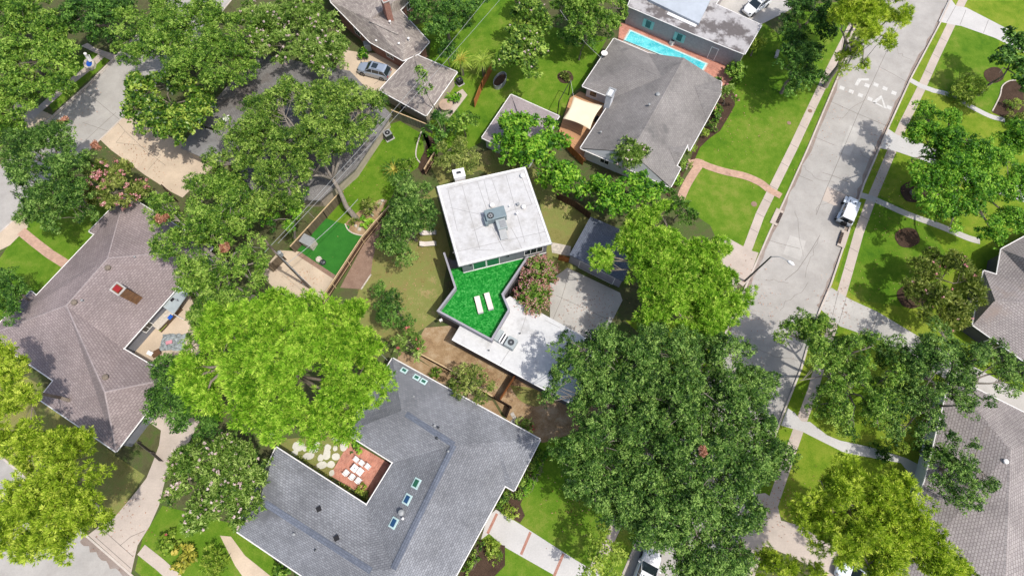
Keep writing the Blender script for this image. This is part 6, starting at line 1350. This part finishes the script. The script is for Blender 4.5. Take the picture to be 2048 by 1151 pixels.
# shrubs and beds
SH = [('shrub', 'glossy rounded green shrub at the corner of the mauve house', 1476, 138, 25, 2.6, 'big', 'oak_fresh'),
 ('shrub', 'yellowish shrub against the stained flat roof corner', 1512, 92, 22, 3, 'spray', 'ivy'),
 ('crape_myrtle', 'mauve-flowered shrub at the right corner of the hip-roofed house', 1458, 186, 20, 3.2, 'spray', 'myrtle'),
 ('shrub', 'dark green shrub in the bed below the mauve-flowered one', 1437, 224, 15, 1.6, 'big', 'oak_fresh'),
 ('shrub', 'silvery sage shrub in the bed beside the hip-roofed house', 1428, 249, 12, 1.3, 'fine', 'oak_olive'),
 ('shrub', 'clipped round yellow-green bush under the eave, the upper of two', 1407, 265, 10, 1.3, 'fine', 'ivy'),
 ('shrub', 'clipped round yellow-green bush at the notch of the roof, the lower of two', 1388, 300, 9, 1.2, 'fine', 'ivy'),
 ('shrub', 'green bush at the start of the pink path', 1365, 328, 11, 1.1, 'fine', 'oak_fresh'),
 ('flowering_shrub', 'white-flowered bush beside the pink path', 1379, 330, 9, 1.0, 'fine', 'olive'),
 ('shrub', 'low green hedge plants along the wall below the pink path', 1358, 356, 12, 1.1, 'fine', 'bright'),
 ('shrub', 'small round dark bush alone in its mulch ring on the upper lawn', 1131, 154, 12, .9, 'spray', 'olive'),
 ('shrub', 'bright green round bush between the bins and the silver SUV', 725, 100, 13, 1.6, 'big', 'bright'),
 ('shrub', 'vivid green ground plant in the curved bed by the oak trunk', 736, 446, 15, .7, 'big', 'bright'),
 ('shrub', 'reddish-green bush above the vivid plant in the curved bed', 741, 410, 20, 2, 'spray', 'olive'),
 ('shrub', 'small tufted bush at the foot of the spreading oak', 708, 446, 9, .8, 'spray', 'olive'),
 ('shrub', 'feathery grey-green bush between the cycad and the yard tree', 815, 330, 20, 2.2, 'spray', 'oak_olive'),
 ('shrub', 'low bright plants in the bed by the grey fence corner', 862, 300, 14, 1.2, 'big', 'bright'),
 ('shrub', 'green bush behind the round table', 905, 190, 14, 1.6, 'big', 'bright'),
 ('shrub', 'yellow-green bush at the upper end of the white front walk', 1022, 1024, 18, 1.3, 'fine', 'ivy'),
 ('shrub', 'yellow-green bush below the white front walk, beside the grey eave', 985, 1105, 21, 1.4, 'fine', 'ivy'),
 ('shrub', 'green shrub in the corner of the brick patio', 712, 890, 12, .9, 'big', 'bright'),
 ('shrub', 'olive shrub at the lower edge of the brick patio, the left one', 718, 975, 11, .9, 'fine', 'ivy'),
 ('shrub', 'olive shrub at the lower edge of the brick patio, the right one', 733, 990, 9, .8, 'fine', 'olive'),
 ('shrub', 'golden bushy plant in the hedge by the lower left lawn', 335, 1088, 24, 1.6, 'big', 'ivy'),
 ('shrub', 'yellow flowering hedge on the lower left lawn', 365, 1110, 26, 1.7, 'big', 'gold'),
 ('shrub', 'light green bush at the bottom edge left of the grey roof', 425, 1120, 28, 2.4, 'spray', 'ivy'),
 ('shrub', 'small green bush at the bottom edge under the grey roof corner', 560, 1145, 18, 2, 'big', 'oak_fresh'),
 ('shrub', 'dark evergreen bush at the bottom edge beside the grey roof', 600, 1150, 14, 1.8, 'fine', 'dark'),
 ('shrub', 'flowering bush mix between the grey roof and the zigzag fence', 1045, 855, 20, 1.2, 'spray', 'myrtle'),
 ('shrub', 'green bush between the fence and the grey roof, near the skylights', 905, 765, 10, 1.0, 'big', 'oak_fresh'),
 ('shrub', 'low leafy plants along the dark fence above the grey roof', 868, 745, 13, .8, 'spray', 'oak_fresh'),
 ('shrub', 'short hedge beside the brown-grey roof on the right lawn', 2025, 205, 15, 1.2, 'fine', 'ivy'),
 ('shrub', 'reddish shrub mass at the upper right edge below the bed', 2035, 240, 22, 1.6, 'spray', 'olive'),
 ('shrub', 'orange-tinted shrub on the lawn by the right sidewalk curve', 1805, 900, 14, 1.2, 'fine', 'ivy'),
 ('shrub', 'spiky dark plants beside the curved white walk, lower right', 1765, 900, 22, 1.4, 'spray', 'dark'),
 ('shrub', 'dark hedge along the drive edge at the upper right of the brown roof', 1855, 900, 24, 2, 'fine', 'dark'),
 ('shrub', 'yellow-green feathery shrub on the right lawn above the white path', 1935, 190, 34, 2.2, 'fine', 'ivy'),
 ('shrub', 'green shrub near the trunk at the upper left edge of the right drive', 1845, 240, 22, 2.2, 'fine', 'oak_fresh'),
 ('shrub', 'bush in the shade against the pool fence corner', 1440, 160, 8, .9, 'big', 'dark')]
for k, (nm, lb, x, y, r_, h_, kd, mt) in enumerate(SH):
    bl = ('blossom', .9, 12, .14) if 'mauve-fl' in lb else ('blossom_pale', 1.2, 14, .12) if 'white-fl' in lb else ('blossom_red', .4, 7, .1) if 'flowering bush mix' in lb or 'golden' in lb else None
    shrub(nm, lb, 'shrub' if nm != 'crape_myrtle' else 'shrub', x, y, r_, h_, kd, mt, 200+k, blossoms=bl)
# clipped hedge rows along the grey house's lawn
def hedge(label, px, wd, h_, mat, seed):
    pts = [Vector(G(x, y)) for x, y in px]; lob = []
    for a, c in zip(px, px[1:]):
        L_ = (Vector(G(*c))-Vector(G(*a))).length; n = max(1, int(L_/(wd*.45)))
        for k in range(n): u = k/n; x, y = a[0]+(c[0]-a[0])*u, a[1]+(c[1]-a[1])*u; lob.append((x, y, wd/2/SC(x, y), h_))
    tree('hedge', label, 'hedge', lob, h_, 'fine', mat, seed, tr=.05, zz=.9, hole=0, branches=1, low=.1)
hedge('clipped hedge beside the grey house eave, the one against the wall', [(1078, 905), (1050, 955), (1033, 990), (1012, 988), (995, 1018)], .9, .9, 'oak_fresh', 301)
hedge('outer clipped hedge along the front lawn of the grey house', [(1092, 905), (1066, 955), (1045, 998)], .7, .7, 'bright', 302)
hedge('narrow hedge along the lower left grey wall, below the white walk', [(965, 1085), (945, 1120), (925, 1155)], .9, .9, 'oak_fresh', 303)
hedge('thin hedge inside the courtyard along the red wall', [(585, 910), (620, 935), (660, 960), (700, 985)], .6, .7, 'olive', 304)
rosette('sago_palm', 'cycad with golden new fronds above dark old ones on the small rear lawn', 'palm', 790, 345, 2.0, .8, 64, 'dark', 'gold', 5, .05, .2, leaflet=True)
rosette('fan_palm', 'yellowish palm by the round planter, the left of the pair', 'palm', 925, 150, 2.1, 1.0, 40, 'ivy', 'gold', 6, .05, 2.6, leaflet=True)
rosette('fan_palm', 'yellowish palm by the round planter, the right of the pair', 'palm', 968, 152, 2.3, 1.0, 44, 'ivy', None, 7, .05, 2.6, leaflet=True)
rosette('fan_palm', 'dark green palm between the dark bed and the long cable', 'palm', 888, 262, 1.9, 1.0, 40, 'dark', None, 8, .05, 2.2, leaflet=True)
print('LEAVES', NLEAF, 'OBJECTS', len(bpy.data.objects))
